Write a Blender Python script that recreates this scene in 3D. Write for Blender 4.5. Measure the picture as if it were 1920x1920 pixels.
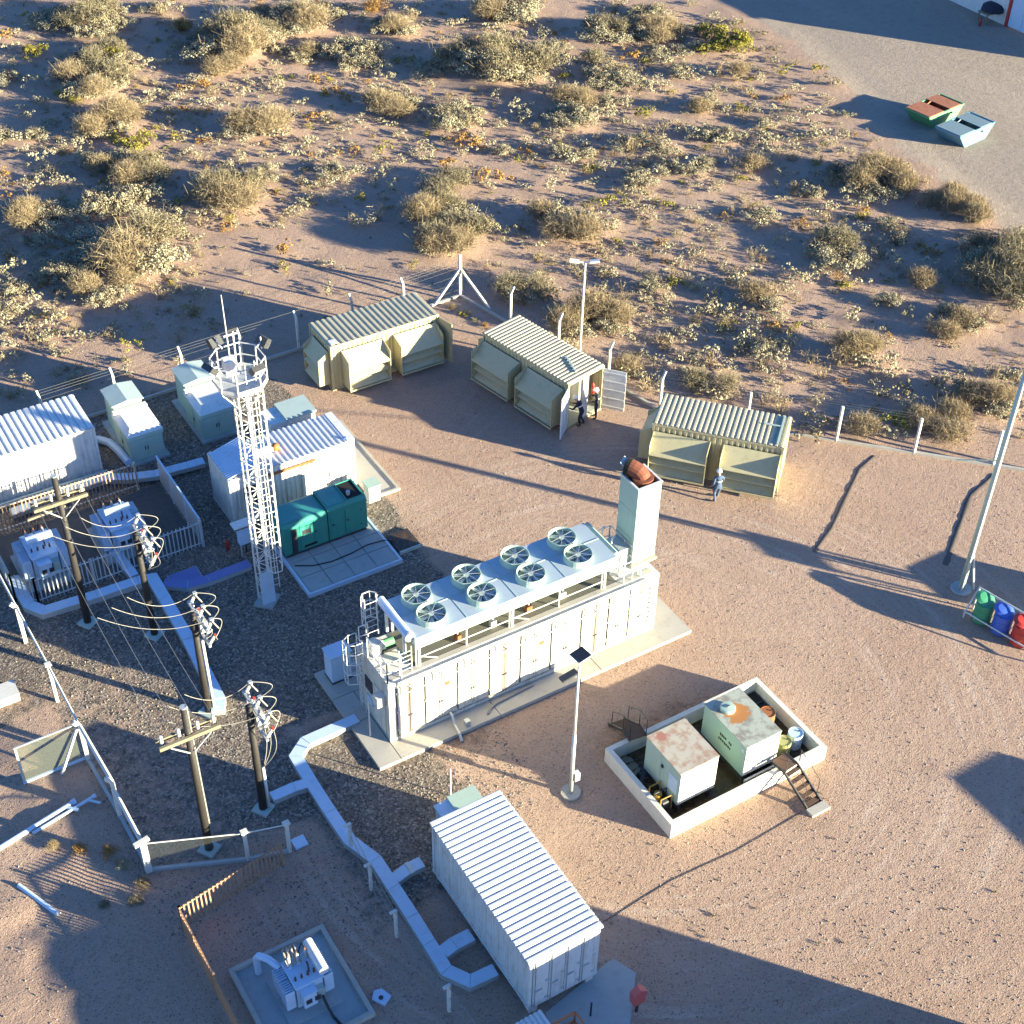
import bpy, math, random
import numpy as np
from mathutils import Vector, Matrix
random.seed(7); rng = np.random.default_rng(7)
for o in list(bpy.data.objects): bpy.data.objects.remove(o, do_unlink=True)
SC = bpy.context.scene; COL = SC.collection
rad = math.radians

# ---------------------------------------------------------------- camera
# plant grid frame: x along the long containers, y away from the drone, z up, metres
FPX, PITCH, ROLL, HCAM, A0 = 2750.60585, 0.696584421, 0.0225387817, 42.5221412, 0.563
G0 = np.array([-4.37769021, 36.8661214])
_c, _s = math.cos(A0), math.sin(A0)
RG = np.array([[_c, _s, 0], [-_s, _c, 0], [0, 0, 1.0]])
_fw = np.array([0, math.cos(PITCH), -math.sin(PITCH)]); _rt = np.array([1.0, 0, 0]); _up = np.array([0, math.sin(PITCH), math.cos(PITCH)])
_r2 = math.cos(ROLL)*_rt + math.sin(ROLL)*_up; _u2 = -math.sin(ROLL)*_rt + math.cos(ROLL)*_up
CFW, CR, CU = RG@_fw, RG@_r2, RG@_u2
CPOS = RG@np.array([-G0[0], -G0[1], HCAM])
cam_d = bpy.data.cameras.new('camera'); cam = bpy.data.objects.new('camera', cam_d); COL.objects.link(cam)
cam_d.sensor_width = 36; cam_d.sensor_fit = 'HORIZONTAL'; cam_d.lens = 36*FPX/1920; cam_d.clip_end = 4000; cam_d.clip_start = 1
M = Matrix(((CR[0], CU[0], -CFW[0], CPOS[0]), (CR[1], CU[1], -CFW[1], CPOS[1]), (CR[2], CU[2], -CFW[2], CPOS[2]), (0, 0, 0, 1)))
cam.matrix_world = M; SC.camera = cam

def g(px, py, z=0.0):
    """photo pixel -> point at height z (grid frame)"""
    d = CFW*FPX + (px-960)*CR - (py-960)*CU
    t = (z-CPOS[2])/d[2]
    return CPOS + t*d

# ---------------------------------------------------------------- light
SUN_EL, SUN_AZ = 10.3, -51.5      # degrees; azimuth counter-clockwise from +x
SV = Vector((math.cos(rad(SUN_EL))*math.cos(rad(SUN_AZ)), math.cos(rad(SUN_EL))*math.sin(rad(SUN_AZ)), math.sin(rad(SUN_EL))))
W = bpy.data.worlds.new('World'); SC.world = W; W.use_nodes = True
wn = W.node_tree.nodes; wn.clear(); wl = W.node_tree.links
sky = wn.new('ShaderNodeTexSky'); sky.sky_type = 'NISHITA'; sky.sun_disc = False
sky.sun_elevation = rad(SUN_EL); sky.sun_rotation = math.atan2(SV.x, SV.y)
sky.altitude = 300; sky.air_density = 1.0; sky.dust_density = 0.3; sky.ozone_density = 3.0
hs_ = wn.new('ShaderNodeHueSaturation'); hs_.inputs['Saturation'].default_value = 1.15
tint = wn.new('ShaderNodeMix'); tint.data_type = 'RGBA'; tint.blend_type = 'MULTIPLY'; tint.inputs[0].default_value = 1; tint.inputs[7].default_value = (.92, .94, 1.20, 1)
bg = wn.new('ShaderNodeBackground'); bg.inputs[1].default_value = 0.068
wo = wn.new('ShaderNodeOutputWorld'); wl.new(sky.outputs[0], hs_.inputs['Color']); wl.new(hs_.outputs[0], tint.inputs[6]); wl.new(tint.outputs[2], bg.inputs[0]); wl.new(bg.outputs[0], wo.inputs[0])
sd = bpy.data.lights.new('sun', 'SUN'); sd.energy = 5.0; sd.angle = rad(0.5); sd.color = (1.0, 0.92, 0.64)
sun = bpy.data.objects.new('sun', sd); COL.objects.link(sun); sun.rotation_euler = SV.to_track_quat('Z', 'Y').to_euler(); sun.location = (0, 0, 60)
SC.view_settings.view_transform = 'Standard'; SC.view_settings.look = 'None'; SC.view_settings.gamma = 1.0
SC.view_settings.exposure = 2.36; SC.view_settings.use_curve_mapping = False
SC.render.resolution_x = 1024; SC.render.resolution_y = 1024

# ---------------------------------------------------------------- helpers
def V(*a): return np.array(a, float)
def unit(v): v = np.asarray(v, float); n = np.linalg.norm(v); return v/n if n > 1e-9 else v

class MB:
    def __init__(s): s.v = []; s.f = []
    def add(s, vs, fs):
        n = len(s.v); s.v += [tuple(float(c) for c in x) for x in vs]; s.f += [tuple(n+i for i in f) for f in fs]; return s
    def box(s, x0, x1, y0, y1, z0, z1):
        return s.add([(x0,y0,z0),(x1,y0,z0),(x1,y1,z0),(x0,y1,z0),(x0,y0,z1),(x1,y0,z1),(x1,y1,z1),(x0,y1,z1)],
                     [(0,3,2,1),(4,5,6,7),(0,1,5,4),(1,2,6,5),(2,3,7,6),(3,0,4,7)])
    def obox(s, c, ax, ay, az):
        """box from centre and three half-axis vectors"""
        c, ax, ay, az = map(np.asarray, (c, ax, ay, az))
        vs = [c+i*ax+j*ay+k*az for k in (-1,1) for i, j in ((-1,-1),(1,-1),(1,1),(-1,1))]
        return s.add(vs, [(0,3,2,1),(4,5,6,7),(0,1,5,4),(1,2,6,5),(2,3,7,6),(3,0,4,7)])
    def bar(s, a, b, w, h=None, up=(0,0,1)):
        """rectangular bar from a to b"""
        a, b = V(*a), V(*b); h = h or w; d = b-a; L = np.linalg.norm(d); d = d/L
        u = np.asarray(up, float)
        if abs(d@u) > .95: u = V(1,0,0)
        sx = unit(np.cross(d, u)); sy = np.cross(sx, d)
        return s.obox((a+b)/2, d*L/2, sx*w/2, sy*h/2)
    def cyl(s, a, b, r, n=10, r2=None, cap=True):
        a, b = V(*a), V(*b); r2 = r if r2 is None else r2; d = unit(b-a)
        u = unit(np.cross(d, V(0,0,1) if abs(d[2]) < .9 else V(1,0,0))); w = np.cross(d, u)
        vs = []
        for c, rr in ((a, r), (b, r2)):
            for i in range(n):
                t = 2*math.pi*i/n; vs.append(c+rr*(math.cos(t)*u+math.sin(t)*w))
        fs = [(i, (i+1) % n, n+(i+1) % n, n+i) for i in range(n)]
        if cap: fs += [tuple(range(n))[::-1], tuple(range(n, 2*n))]
        return s.add(vs, fs)
    def tube(s, pts, r, n=6, cap=True):
        pts = [V(*p) for p in pts]; vs = []; prev = None
        for i, p in enumerate(pts):
            d = unit(pts[min(i+1, len(pts)-1)]-pts[max(i-1, 0)])
            if prev is None: u = unit(np.cross(d, V(0,0,1) if abs(d[2]) < .9 else V(1,0,0)))
            else:
                u = prev-(prev@d)*d; u = unit(u)
            prev = u; w = np.cross(d, u)
            for k in range(n):
                t = 2*math.pi*k/n; vs.append(p+r*(math.cos(t)*u+math.sin(t)*w))
        fs = []
        for i in range(len(pts)-1):
            for k in range(n):
                a, b = i*n+k, i*n+(k+1) % n; fs.append((a, b, b+n, a+n))
        if cap: fs += [tuple(range(n))[::-1], tuple(range((len(pts)-1)*n, len(pts)*n))]
        return s.add(vs, fs)
    def prism(s, poly, z0, z1):
        n = len(poly); vs = [(x, y, z0) for x, y in poly]+[(x, y, z1) for x, y in poly]
        return s.add(vs, [tuple(range(n))[::-1], tuple(range(n, 2*n))]+[(i, (i+1) % n, n+(i+1) % n, n+i) for i in range(n)])
    def loft(s, prof, vec):
        """closed profile of 3d points swept by vec"""
        n = len(prof); P = [V(*p) for p in prof]; v = V(*vec)
        return s.add(P+[p+v for p in P], [tuple(range(n))[::-1], tuple(range(n, 2*n))]+[(i, (i+1) % n, n+(i+1) % n, n+i) for i in range(n)])
    def corr(s, p0, u, v, nrm, n, depth, duty=.5, slope=.12, th=0.0):
        """trapezoid-ribbed sheet: ribs repeat along u, run along v, stand out along nrm"""
        p0, u, v, nrm = V(*p0), V(*u), V(*v), unit(V(*nrm)); pts = []
        for i in range(n):
            for t, h in ((0, 0), ((1-duty)/2-slope/2, 0), ((1-duty)/2+slope/2, 1), ((1+duty)/2-slope/2, 1), ((1+duty)/2+slope/2, 0)):
                pts.append(p0+u*((i+t)/n)+nrm*depth*h)
        pts.append(p0+u); m = len(pts)
        return s.add(pts+[q+v for q in pts], [(i, i+1, m+i+1, m+i) for i in range(m-1)])
    def lathe(s, c, prof, n=20):
        """(r, z) profile turned round the vertical through c"""
        c = V(*c); vs = []
        for r, z in prof:
            for k in range(n):
                t = 2*math.pi*k/n; vs.append(c+V(r*math.cos(t), r*math.sin(t), z))
        return s.add(vs, [(i*n+k, i*n+(k+1) % n, (i+1)*n+(k+1) % n, (i+1)*n+k) for i in range(len(prof)-1) for k in range(n)])
    def xf(s, m, off=(0,0,0)):
        s.v = [tuple(np.asarray(m)@np.asarray(p)+np.asarray(off)) for p in s.v]; return s

def rootloc(o):
    while o.parent: o = o.parent
    return np.array(o.location)
def ob(name, mb, mat, parent=None, world=True, smooth=False, loc=None, rot=None):
    me = bpy.data.meshes.new(name)
    vs = mb.v
    if parent is not None and world:
        L = rootloc(parent); vs = [(x-L[0], y-L[1], z-L[2]) for x, y, z in vs]
    me.from_pydata(vs, [], mb.f); me.update()
    me.materials.append(mat)
    if smooth:
        me.polygons.foreach_set('use_smooth', [True]*len(me.polygons))
    o = bpy.data.objects.new(name, me); COL.objects.link(o)
    if parent is not None: o.parent = parent
    if loc is not None: o.location = loc
    if rot is not None: o.rotation_euler = rot
    return o
def inst(src, parent, loc, rot=(0,0,0), scale=None, name=None):
    """another object on the same mesh"""
    o = bpy.data.objects.new(name or src.name.split('.')[0], src.data); COL.objects.link(o); o.parent = parent
    o.location = loc; o.rotation_euler = rot
    if scale is not None: o.scale = scale
    return o
def tag(o, label, cat, group=None):
    o['label'] = label; o['category'] = cat
    if group: o['group'] = group
    return o
def thing(name, label, cat, loc=(0,0,0), rz=0.0, group=None):
    o = bpy.data.objects.new(name, None); COL.objects.link(o); o.empty_display_size = .2
    o.location = loc; o.rotation_euler = (0, 0, rz); return tag(o, label, cat, group)
def copy_tree(o, parent=None):
    c = o.copy(); COL.objects.link(c); c.parent = parent
    for ch in list(o.children): copy_tree(ch, c)
    return c
def structure(o): o['kind'] = 'structure'; return o

# ---------------------------------------------------------------- materials
class NT:
    def __init__(s, name):
        s.m = bpy.data.materials.new(name); s.m.use_nodes = True; s.t = s.m.node_tree; s.n = s.t.nodes; s.l = s.t.links
        s.b = s.n['Principled BSDF']; s.tc = s.n.new('ShaderNodeTexCoord')
    def node(s, typ, **kw):
        n = s.n.new(typ)
        for k, v in kw.items(): setattr(n, k, v)
        return n
    def link(s, a, b): s.l.new(a, b)
    def noise(s, scale, detail=4, rough=.55, vec=None, stretch=None):
        n = s.n.new('ShaderNodeTexNoise'); n.inputs['Scale'].default_value = scale; n.inputs['Detail'].default_value = detail; n.inputs['Roughness'].default_value = rough
        v = vec or s.tc.outputs['Object']
        if stretch:
            mp = s.n.new('ShaderNodeMapping'); mp.inputs['Scale'].default_value = stretch; s.l.new(v, mp.inputs['Vector']); v = mp.outputs[0]
        s.l.new(v, n.inputs['Vector']); return n.outputs['Fac']
    def ramp(s, fac, a, b, lo=0.0, hi=1.0):
        n = s.n.new('ShaderNodeMapRange'); n.inputs['From Min'].default_value = a; n.inputs['From Max'].default_value = b
        n.inputs['To Min'].default_value = lo; n.inputs['To Max'].default_value = hi; s.l.new(fac, n.inputs['Value']); return n.outputs[0]
    def mix(s, fac, a, b, typ='MIX'):
        n = s.n.new('ShaderNodeMix'); n.data_type = 'RGBA'; n.blend_type = typ
        for val, soc in ((fac, n.inputs[0]), (a, n.inputs[6]), (b, n.inputs[7])):
            if isinstance(val, (int, float)): soc.default_value = val
            elif isinstance(val, tuple): soc.default_value = (*val, 1)
            else: s.l.new(val, soc)
        return n.outputs[2]
    def math(s, op, a, b=None):
        n = s.n.new('ShaderNodeMath'); n.operation = op
        for val, soc in ((a, n.inputs[0]), (b, n.inputs[1])):
            if val is None: continue
            if isinstance(val, (int, float)): soc.default_value = val
            else: s.l.new(val, soc)
        return n.outputs[0]
    def voronoi(s, scale, out='Distance', vec=None, feature='F1'):
        n = s.n.new('ShaderNodeTexVoronoi'); n.feature = feature; n.inputs['Scale'].default_value = scale
        s.l.new(vec or s.tc.outputs['Object'], n.inputs['Vector']); return n.outputs[out]
    def bump(s, h, strength, dist, prev=None):
        n = s.n.new('ShaderNodeBump'); n.inputs['Strength'].default_value = strength; n.inputs['Distance'].default_value = dist
        s.l.new(h, n.inputs['Height'])
        if prev is not None: s.l.new(prev, n.inputs['Normal'])
        return n.outputs[0]
    def col(s, c): s.l.new(c, s.b.inputs['Base Color'])
    def attr(s, name):
        n = s.n.new('ShaderNodeAttribute'); n.attribute_name = name; return n.outputs['Fac']

def paint(name, c, rough=.45, var=.10, dirt=.0, dirtcol=(.22,.15,.10), rust=0.0, rustcol=(.26,.09,.03), scale=1.6, metal=0.0, bump=0.0, streak=.0, spec=.5):
    m = NT(name); hi = tuple(min(1, x*(1+var)) for x in c); lo = tuple(x*(1-var) for x in c)
    col = m.mix(m.noise(scale, 5), lo, hi)
    if dirt:
        f = m.ramp(m.noise(scale*1.9, 7, .65), .52, .75, 0, dirt); col = m.mix(f, col, dirtcol)
    if streak:
        f = m.ramp(m.noise(2.2, 5, .6, stretch=(3.2, 3.2, .25)), .52, .72, 0, streak); col = m.mix(f, col, dirtcol)
    if rust:
        f = m.ramp(m.noise(scale*2.3, 8, .7), .66-.22*rust, .72-.2*rust, 0, 1); col = m.mix(f, col, rustcol)
    m.col(col); m.b.inputs['Metallic'].default_value = metal; m.b.inputs['Specular IOR Level'].default_value = spec
    m.link(m.ramp(m.noise(scale*3, 4), .3, .7, max(.05, rough-.1), min(1, rough+.12)), m.b.inputs['Roughness'])
    if bump: m.link(m.bump(m.noise(40, 4), bump, .01), m.b.inputs['Normal'])
    return m.m
def plain(name, c, rough=.6, metal=0.0):
    return paint(name, c, rough, .06, metal=metal, scale=4)

MAT = dict(
    white=paint('white_paint', (.62,.61,.57), .5, .07, dirt=.45, streak=.5, dirtcol=(.26,.19,.13)),
    white2=paint('white_panel', (.64,.63,.60), .5, .06, dirt=.35, streak=.4, dirtcol=(.28,.21,.15)),
    whiteroof=paint('white_roof_sheet', (.62,.62,.61), .45, .08, dirt=.45, dirtcol=(.45,.38,.30)),
    steelwhite=paint('white_tube', (.58,.57,.54), .45, .06, dirt=.2),
    olive=paint('khaki_paint', (.42,.375,.225), .55, .09, dirt=.35, streak=.3, dirtcol=(.24,.19,.11)),
    olive_roof=paint('khaki_roof', (.47,.42,.285), .6, .10, dirt=.5, dirtcol=(.27,.21,.13)),
    sage=paint('sage_green_paint', (.35,.46,.39), .5, .07, dirt=.3, streak=.3, dirtcol=(.34,.33,.25)),
    sagedark=paint('grey_green_paint', (.36,.44,.40), .5, .06, dirt=.2),
    teal=paint('teal_paint', (.03,.23,.18), .5, .12, dirt=.4, streak=.35, dirtcol=(.12,.19,.15)),
    tealtop=paint('teal_roof_paint', (.03,.22,.21), .5, .12, dirt=.4, dirtcol=(.10,.22,.20)),
    galv=paint('galvanised_steel', (.46,.48,.48), .45, .12, dirt=.15, metal=.4),
    deck=paint('cooler_deck', (.40,.47,.52), .4, .06, dirt=.15, metal=.2),
    concrete=paint('concrete', (.40,.37,.32), .85, .10, dirt=.4, dirtcol=(.25,.20,.15), bump=.3),
    concretegrey=paint('grey_concrete', (.33,.35,.34), .85, .10, dirt=.35, dirtcol=(.20,.19,.16), bump=.3),
    concretewhite=paint('whitewashed_concrete', (.62,.59,.53), .8, .08, dirt=.3, dirtcol=(.40,.31,.22), streak=.2, bump=.2),
    post=paint('concrete_post', (.58,.55,.49), .8, .10, dirt=.3, bump=.2),
    black=plain('black_rubber', (.012,.012,.013), .6),
    dark=plain('dark_metal', (.035,.036,.04), .5),
    soot=plain('soot', (.008,.007,.007), .9),
    cream=paint('cream_paint', (.58,.55,.46), .5, .07, dirt=.5, streak=.6, dirtcol=(.24,.17,.10)), cream2=paint('cream_panel', (.60,.57,.49), .5, .07, dirt=.45, streak=.55, dirtcol=(.25,.17,.11)),
    exhaust=paint('scorched_rust', (.17,.050,.025), .85, .3, dirt=.5, dirtcol=(.05,.025,.02), bump=.3),
    penfloor=paint('dark_gravel_floor', (.10,.095,.085), .9, .3, dirt=.5, dirtcol=(.05,.045,.04), bump=.6, scale=3),
    rust=paint('rusty_steel', (.30,.10,.035), .8, .25, dirt=.4, dirtcol=(.12,.05,.03), bump=.3),
    rustdark=paint('dark_rusty_steel', (.10,.055,.035), .8, .25, bump=.3),
    wood=paint('tarred_pole_wood', (.022,.018,.015), .7, .25, dirt=.3, dirtcol=(.07,.06,.05), scale=3),
    woodlight=paint('weathered_timber', (.20,.17,.11), .8, .2, dirt=.3),
    porcelain=paint('insulator_porcelain', (.46,.44,.40), .3, .12, dirt=.3),
    cable=plain('pale_cable', (.26,.24,.21), .6),
    cabledark=plain('black_cable', (.02,.02,.022), .5),
    wire=plain('bare_wire', (.20,.20,.20), .5, .3), fencewire=plain('fence_wire', (.20,.18,.16), .5, .3),
    bluewhite=paint('tray_cover', (.47,.58,.70), .45, .06, dirt=.2),
    violet=paint('violet_tray_cover', (.15,.17,.38), .5, .06, dirt=.15),
    orange=paint('orange_paint', (.62,.16,.03), .5, .1, dirt=.2),
    red=paint('red_paint', (.42,.035,.025), .45, .1, dirt=.15),
    redbox=paint('faded_red_paint', (.52,.10,.09), .5, .08, dirt=.15),
    greenbin=paint('green_plastic', (.05,.24,.12), .4, .08),
    bluebin=paint('blue_plastic', (.05,.11,.42), .4, .08),
    yellow=paint('yellow_paint', (.36,.22,.03), .6, .2, dirt=.7, dirtcol=(.08,.055,.03)),
    paleyellow=paint('pale_yellow_plastic', (.40,.36,.13), .5, .1),
    skipgreen=paint('skip_green', (.10,.30,.14), .55, .12, rust=.3),
    skipblue=paint('skip_blue', (.10,.24,.32), .55, .12, rust=.35),
    skiprust=paint('skip_rusty_red', (.34,.13,.07), .7, .2, rust=.6),
    oil=paint('oily_floor', (.055,.035,.018), .25, .4, dirt=.5, dirtcol=(.20,.12,.05)),
    solar=plain('solar_cell', (.01,.012,.02), .2),
    glass=plain('lamp_glass', (.55,.60,.62), .15),
    navy=plain('navy_cloth', (.018,.022,.04), .9),
    bluecloth=plain('blue_cloth', (.06,.09,.16), .9),
    skin=plain('skin', (.42,.25,.17), .6),
    helmet=plain('white_helmet', (.8,.8,.78), .35),
    boot=plain('boot_leather', (.03,.025,.02), .6),
    stripe=plain('reflective_tape', (.7,.7,.66), .4),
)
# ================================================================ ground
_VN = {}
def vnoise(x, y, seed, per=256):
    if seed not in _VN: _VN[seed] = np.random.default_rng(seed).random((per, per))
    r = _VN[seed]
    xi, yi = np.floor(x).astype(int), np.floor(y).astype(int); fx, fy = x-xi, y-yi
    fx = fx*fx*(3-2*fx); fy = fy*fy*(3-2*fy)
    a = r[xi % per, yi % per]; b = r[(xi+1) % per, yi % per]; c = r[xi % per, (yi+1) % per]; d = r[(xi+1) % per, (yi+1) % per]
    return (a*(1-fx)+b*fx)*(1-fy)+(c*(1-fx)+d*fx)*fy
def fbm(x, y, seed, oct=4):
    t = 0; a = .5
    for i in range(oct):
        t = t+a*vnoise(x*2**i+13.7*i, y*2**i+5.1*i, seed+i); a *= .5
    return t/(1-.5**oct)
COMPOUND = [(-400,27.2),(18.8,27.2),(22.2,12.9),(25.2,9.8),(33,1.6),(60,-26),(200,-166),(200,-400),(-400,-400)]
ROAD_EDGE = [(60,400),(57.2,120),(56.9,54.8),(57,45.2),(54.7,37.9),(52.7,31.2),(50.9,24.4),(49.7,15.1),(50,0),(60,-26)]
def inpoly(x, y, poly):
    ins = np.zeros(x.shape, bool); n = len(poly)
    for i in range(n):
        (x0, y0), (x1, y1) = poly[i], poly[(i+1) % n]
        cond = (y0 > y) != (y1 > y)
        with np.errstate(divide='ignore', invalid='ignore'):
            ins ^= cond & (x < (x1-x0)*(y-y0)/(y1-y0 if y1 != y0 else 1e-9)+x0)
    return ins
def dist_line(x, y, pl):
    best = np.full(x.shape, 1e9)
    for (x0, y0), (x1, y1) in zip(pl[:-1], pl[1:]):
        dx, dy = x1-x0, y1-y0; t = np.clip(((x-x0)*dx+(y-y0)*dy)/(dx*dx+dy*dy), 0, 1)
        best = np.minimum(best, np.hypot(x-x0-t*dx, y-y0-t*dy))
    return best
ROADPOLY = ROAD_EDGE+[(600,-26),(600,400)]
def sstep(a, b, t): t = np.clip((t-a)/(b-a), 0, 1); return t*t*(3-2*t)
# hummocks under the big shrubs are added to this list before the ground is made
MOUNDS = []
def desert(x, y):
    d = dist_line(x, y, COMPOUND[:7]); d = np.where(inpoly(x, y, COMPOUND), -d, d)
    r = dist_line(x, y, ROAD_EDGE); r = np.where(inpoly(x, y, ROADPOLY), -r, r)
    return sstep(.6, 5, d)*sstep(.4, 3.5, r), d, r
def height(x, y, mounds=True):
    x = np.asarray(x, float); y = np.asarray(y, float)
    m, d, r = desert(x, y)
    h = m*(.20*(fbm(x/7, y/7, 11)-.42)+.12*(fbm(x/2.1, y/2.1, 21)-.45)+.08*(fbm(x/.8, y/.8, 31, 3)-.5))
    h = h+.10*sstep(-2.6, -.2, r)*sstep(3.2, .2, r)*sstep(0, 3, d)*(.5+fbm(x/2, y/2, 41))      # graded berm along the road
    # rough ground outside the inner mesh fence on the near left
    q = sstep(-10.6, -12.5, x)*sstep(9, 6, y)
    h = h+q*(.22*(fbm(x/2.2, y/2.2, 51)-.38)+.12*(fbm(x/.8, y/.8, 61, 3)-.45))
    q2 = sstep(-9.9, -10.6, x)*sstep(1.2, .2, y)*sstep(-5, -3.5, y)+.9*sstep(1.1, .2, np.hypot((x+9.6)/1.3, (y+1.9)/.8))
    h = h+np.clip(q2, 0, 1)*.25*np.clip(fbm(x/.9, y/.9, 71)-.3, 0, 1)
    if mounds:
        for mx, my, mr, mh in MOUNDS:
            near = (np.abs(x-mx) < 2*mr) & (np.abs(y-my) < 2*mr)
            if np.any(near): h = h+np.where(near, mh*np.exp(-((x-mx)**2+(y-my)**2)/(mr*mr)*1.6), 0)
    return h

# shrubs read from the photo: (px, py, width px, kind)   c pale cushion, d dark tall, y yellow-green, o orange dry, s straw twigs
def crop(ox, oy, k, rows): return [(ox+x/k, oy+y/k, w/k, t) for x, y, w, t in rows]
BUSH = crop(0, 0, 3, [(330,80,200,'c'),(560,120,220,'c'),(60,420,120,'c'),(100,740,200,'c'),(60,260,90,'c'),(200,280,120,'y'),(165,90,90,'y'),(600,280,240,'d'),(660,300,120,'y'),
 (710,780,200,'y'),(400,550,120,'y'),(480,70,260,'d'),(520,400,300,'d'),(560,480,200,'c'),(180,460,100,'c'),(620,660,250,'s'),(480,740,200,'c'),(560,880,220,'c'),(1090,470,140,'o'),
 (1030,140,120,'o'),(1760,640,100,'o'),(1780,430,100,'o'),(1880,520,100,'o'),(1620,1390,120,'o'),(1300,200,320,'d'),(1420,170,300,'d'),(1680,70,300,'d'),(930,30,160,'c'),(1110,260,170,'c'),
 (1230,350,180,'s'),(1590,270,120,'c'),(1700,280,160,'s'),(1070,660,80,'c'),(1160,570,100,'c'),(1440,670,260,'s'),(1560,720,150,'c'),(240,870,120,'c'),(270,920,90,'c'),(330,1010,110,'c'),
 (800,940,250,'d'),(640,1080,300,'c'),(880,1000,150,'c'),(930,1120,120,'c'),(490,1150,80,'c'),(220,1170,260,'c'),(100,1160,150,'c'),(1300,1020,350,'d'),(1490,960,150,'c'),(1120,1190,160,'c'),
 (1230,1210,70,'c'),(170,1310,180,'c'),(400,1460,240,'c'),(70,1500,200,'c'),(60,1620,160,'c'),(780,1310,420,'d'),(820,1400,250,'c'),(620,1450,200,'c'),(760,1510,200,'c'),(600,1590,250,'s'),
 (550,1330,80,'c'),(900,1210,100,'c'),(1780,800,110,'c'),(1890,1120,80,'c'),(1900,950,100,'d'),(20,190,100,'o'),(15,960,90,'o'),(1860,60,150,'c'),(1480,80,120,'s')])
BUSH += crop(640, 0, 3, [(270,110,200,'c'),(390,60,130,'c'),(190,30,120,'o'),(830,60,140,'c'),(920,30,250,'c'),(850,140,100,'c'),(640,130,90,'c'),(340,170,120,'c'),(760,280,330,'d'),(960,320,360,'d'),
 (1130,250,160,'c'),(80,270,250,'c'),(240,420,100,'c'),(470,370,160,'c'),(560,380,90,'c'),(180,480,100,'c'),(1500,140,240,'d'),(1540,150,140,'c'),(1760,160,200,'s'),(1700,50,200,'c'),(1630,310,110,'o'),
 (1470,330,180,'d'),(1530,410,220,'c'),(1740,460,180,'c'),(1830,340,100,'c'),(300,550,230,'c'),(110,660,120,'c'),(20,550,80,'o'),(640,600,250,'c'),(720,650,180,'c'),(590,680,100,'c'),(460,670,90,'c'),
 (860,530,90,'c'),(1010,580,160,'c'),(1240,500,180,'c'),(1300,560,200,'s'),(1290,640,220,'c'),(1350,490,150,'s'),(1540,540,170,'c'),(1620,570,70,'d'),(1720,630,120,'y'),(1480,650,120,'c'),(1750,720,150,'s'),
 (720,790,170,'o'),(580,900,100,'o'),(850,970,170,'o'),(150,450,60,'o'),(220,830,100,'y'),(450,840,150,'c'),(800,750,80,'c'),(920,840,130,'c'),(1120,800,90,'c'),(1120,880,90,'d'),(1310,840,200,'c'),
 (1590,790,140,'c'),(1640,830,120,'s'),(30,940,180,'c'),(190,940,100,'c'),(290,1040,100,'c'),(560,1000,220,'d'),(560,1130,280,'d'),(620,1280,330,'d'),(680,1320,160,'y'),(1040,1050,70,'c'),(1160,1040,110,'c'),
 (1390,1010,100,'c'),(1680,970,200,'c'),(1840,920,140,'c'),(140,1210,170,'s'),(920,1290,120,'c'),(1200,1190,200,'s'),(1310,1220,280,'c'),(1440,1130,160,'y'),(1450,1220,130,'c'),(1130,1360,90,'c'),
 (1680,1180,130,'d'),(1640,1080,120,'c'),(1750,1220,80,'c'),(1760,1570,170,'c'),(1480,1430,110,'d'),(1020,1600,260,'d'),(1130,1650,180,'d')])
BUSH += crop(1280, 300, 3, [(1100,60,320,'s'),(820,60,200,'d'),(1310,210,90,'c'),(1480,200,200,'s'),(1600,260,200,'s'),(750,170,150,'c'),(790,270,170,'c'),(960,190,170,'c'),(440,290,150,'c'),(480,340,110,'c'),
 (580,440,100,'c'),(640,370,80,'o'),(870,470,260,'d'),(700,600,220,'c'),(940,620,130,'c'),(860,650,80,'o'),(1180,340,150,'c'),(1200,440,140,'c'),(1200,550,110,'c'),(1380,570,110,'c'),(1480,630,130,'d'),
 (1340,660,160,'s'),(1750,480,350,'d'),(1800,640,300,'d'),(1880,430,100,'c'),(1780,750,90,'c'),(1900,790,80,'c'),(380,600,80,'c'),(470,750,220,'s'),(350,830,120,'c'),(330,780,80,'c'),(140,720,110,'d'),
 (180,780,60,'c'),(940,860,130,'c'),(710,910,60,'c'),(1180,770,160,'c'),(1510,830,150,'c'),(1460,900,200,'s'),(1650,870,200,'s'),(1780,890,100,'s'),(430,970,220,'c'),(500,1120,200,'c'),(410,1130,120,'d'),
 (600,1020,150,'s'),(780,1120,200,'s'),(980,1060,250,'s'),(1110,1130,220,'c'),(640,1220,80,'c'),(80,1080,200,'c'),(240,1160,110,'c'),(160,1230,260,'d'),(510,1320,200,'s'),(1180,1290,250,'d'),(1440,1200,80,'c'),
 (1500,1280,200,'d'),(1330,1390,130,'c'),(1080,1390,80,'o'),(1200,1460,200,'y'),(1450,1440,250,'s'),(1680,1320,260,'s'),(1850,1300,150,'s'),(760,1440,200,'d'),(1000,1480,180,'s'),(1900,1540,80,'s')])
BUSH += crop(1400, 0, 3.69, [(480,470,100,'y'),(240,480,110,'y'),(600,570,130,'d'),(20,540,70,'y'),(360,620,130,'c'),(120,820,150,'c'),(300,830,120,'c'),(470,780,140,'c'),(500,890,200,'c'),(620,780,90,'c'),
 (710,800,80,'c'),(210,950,100,'c'),(140,1010,150,'c'),(20,1100,60,'c'),(100,230,120,'d'),(210,330,90,'d'),(340,430,80,'s')])
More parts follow.
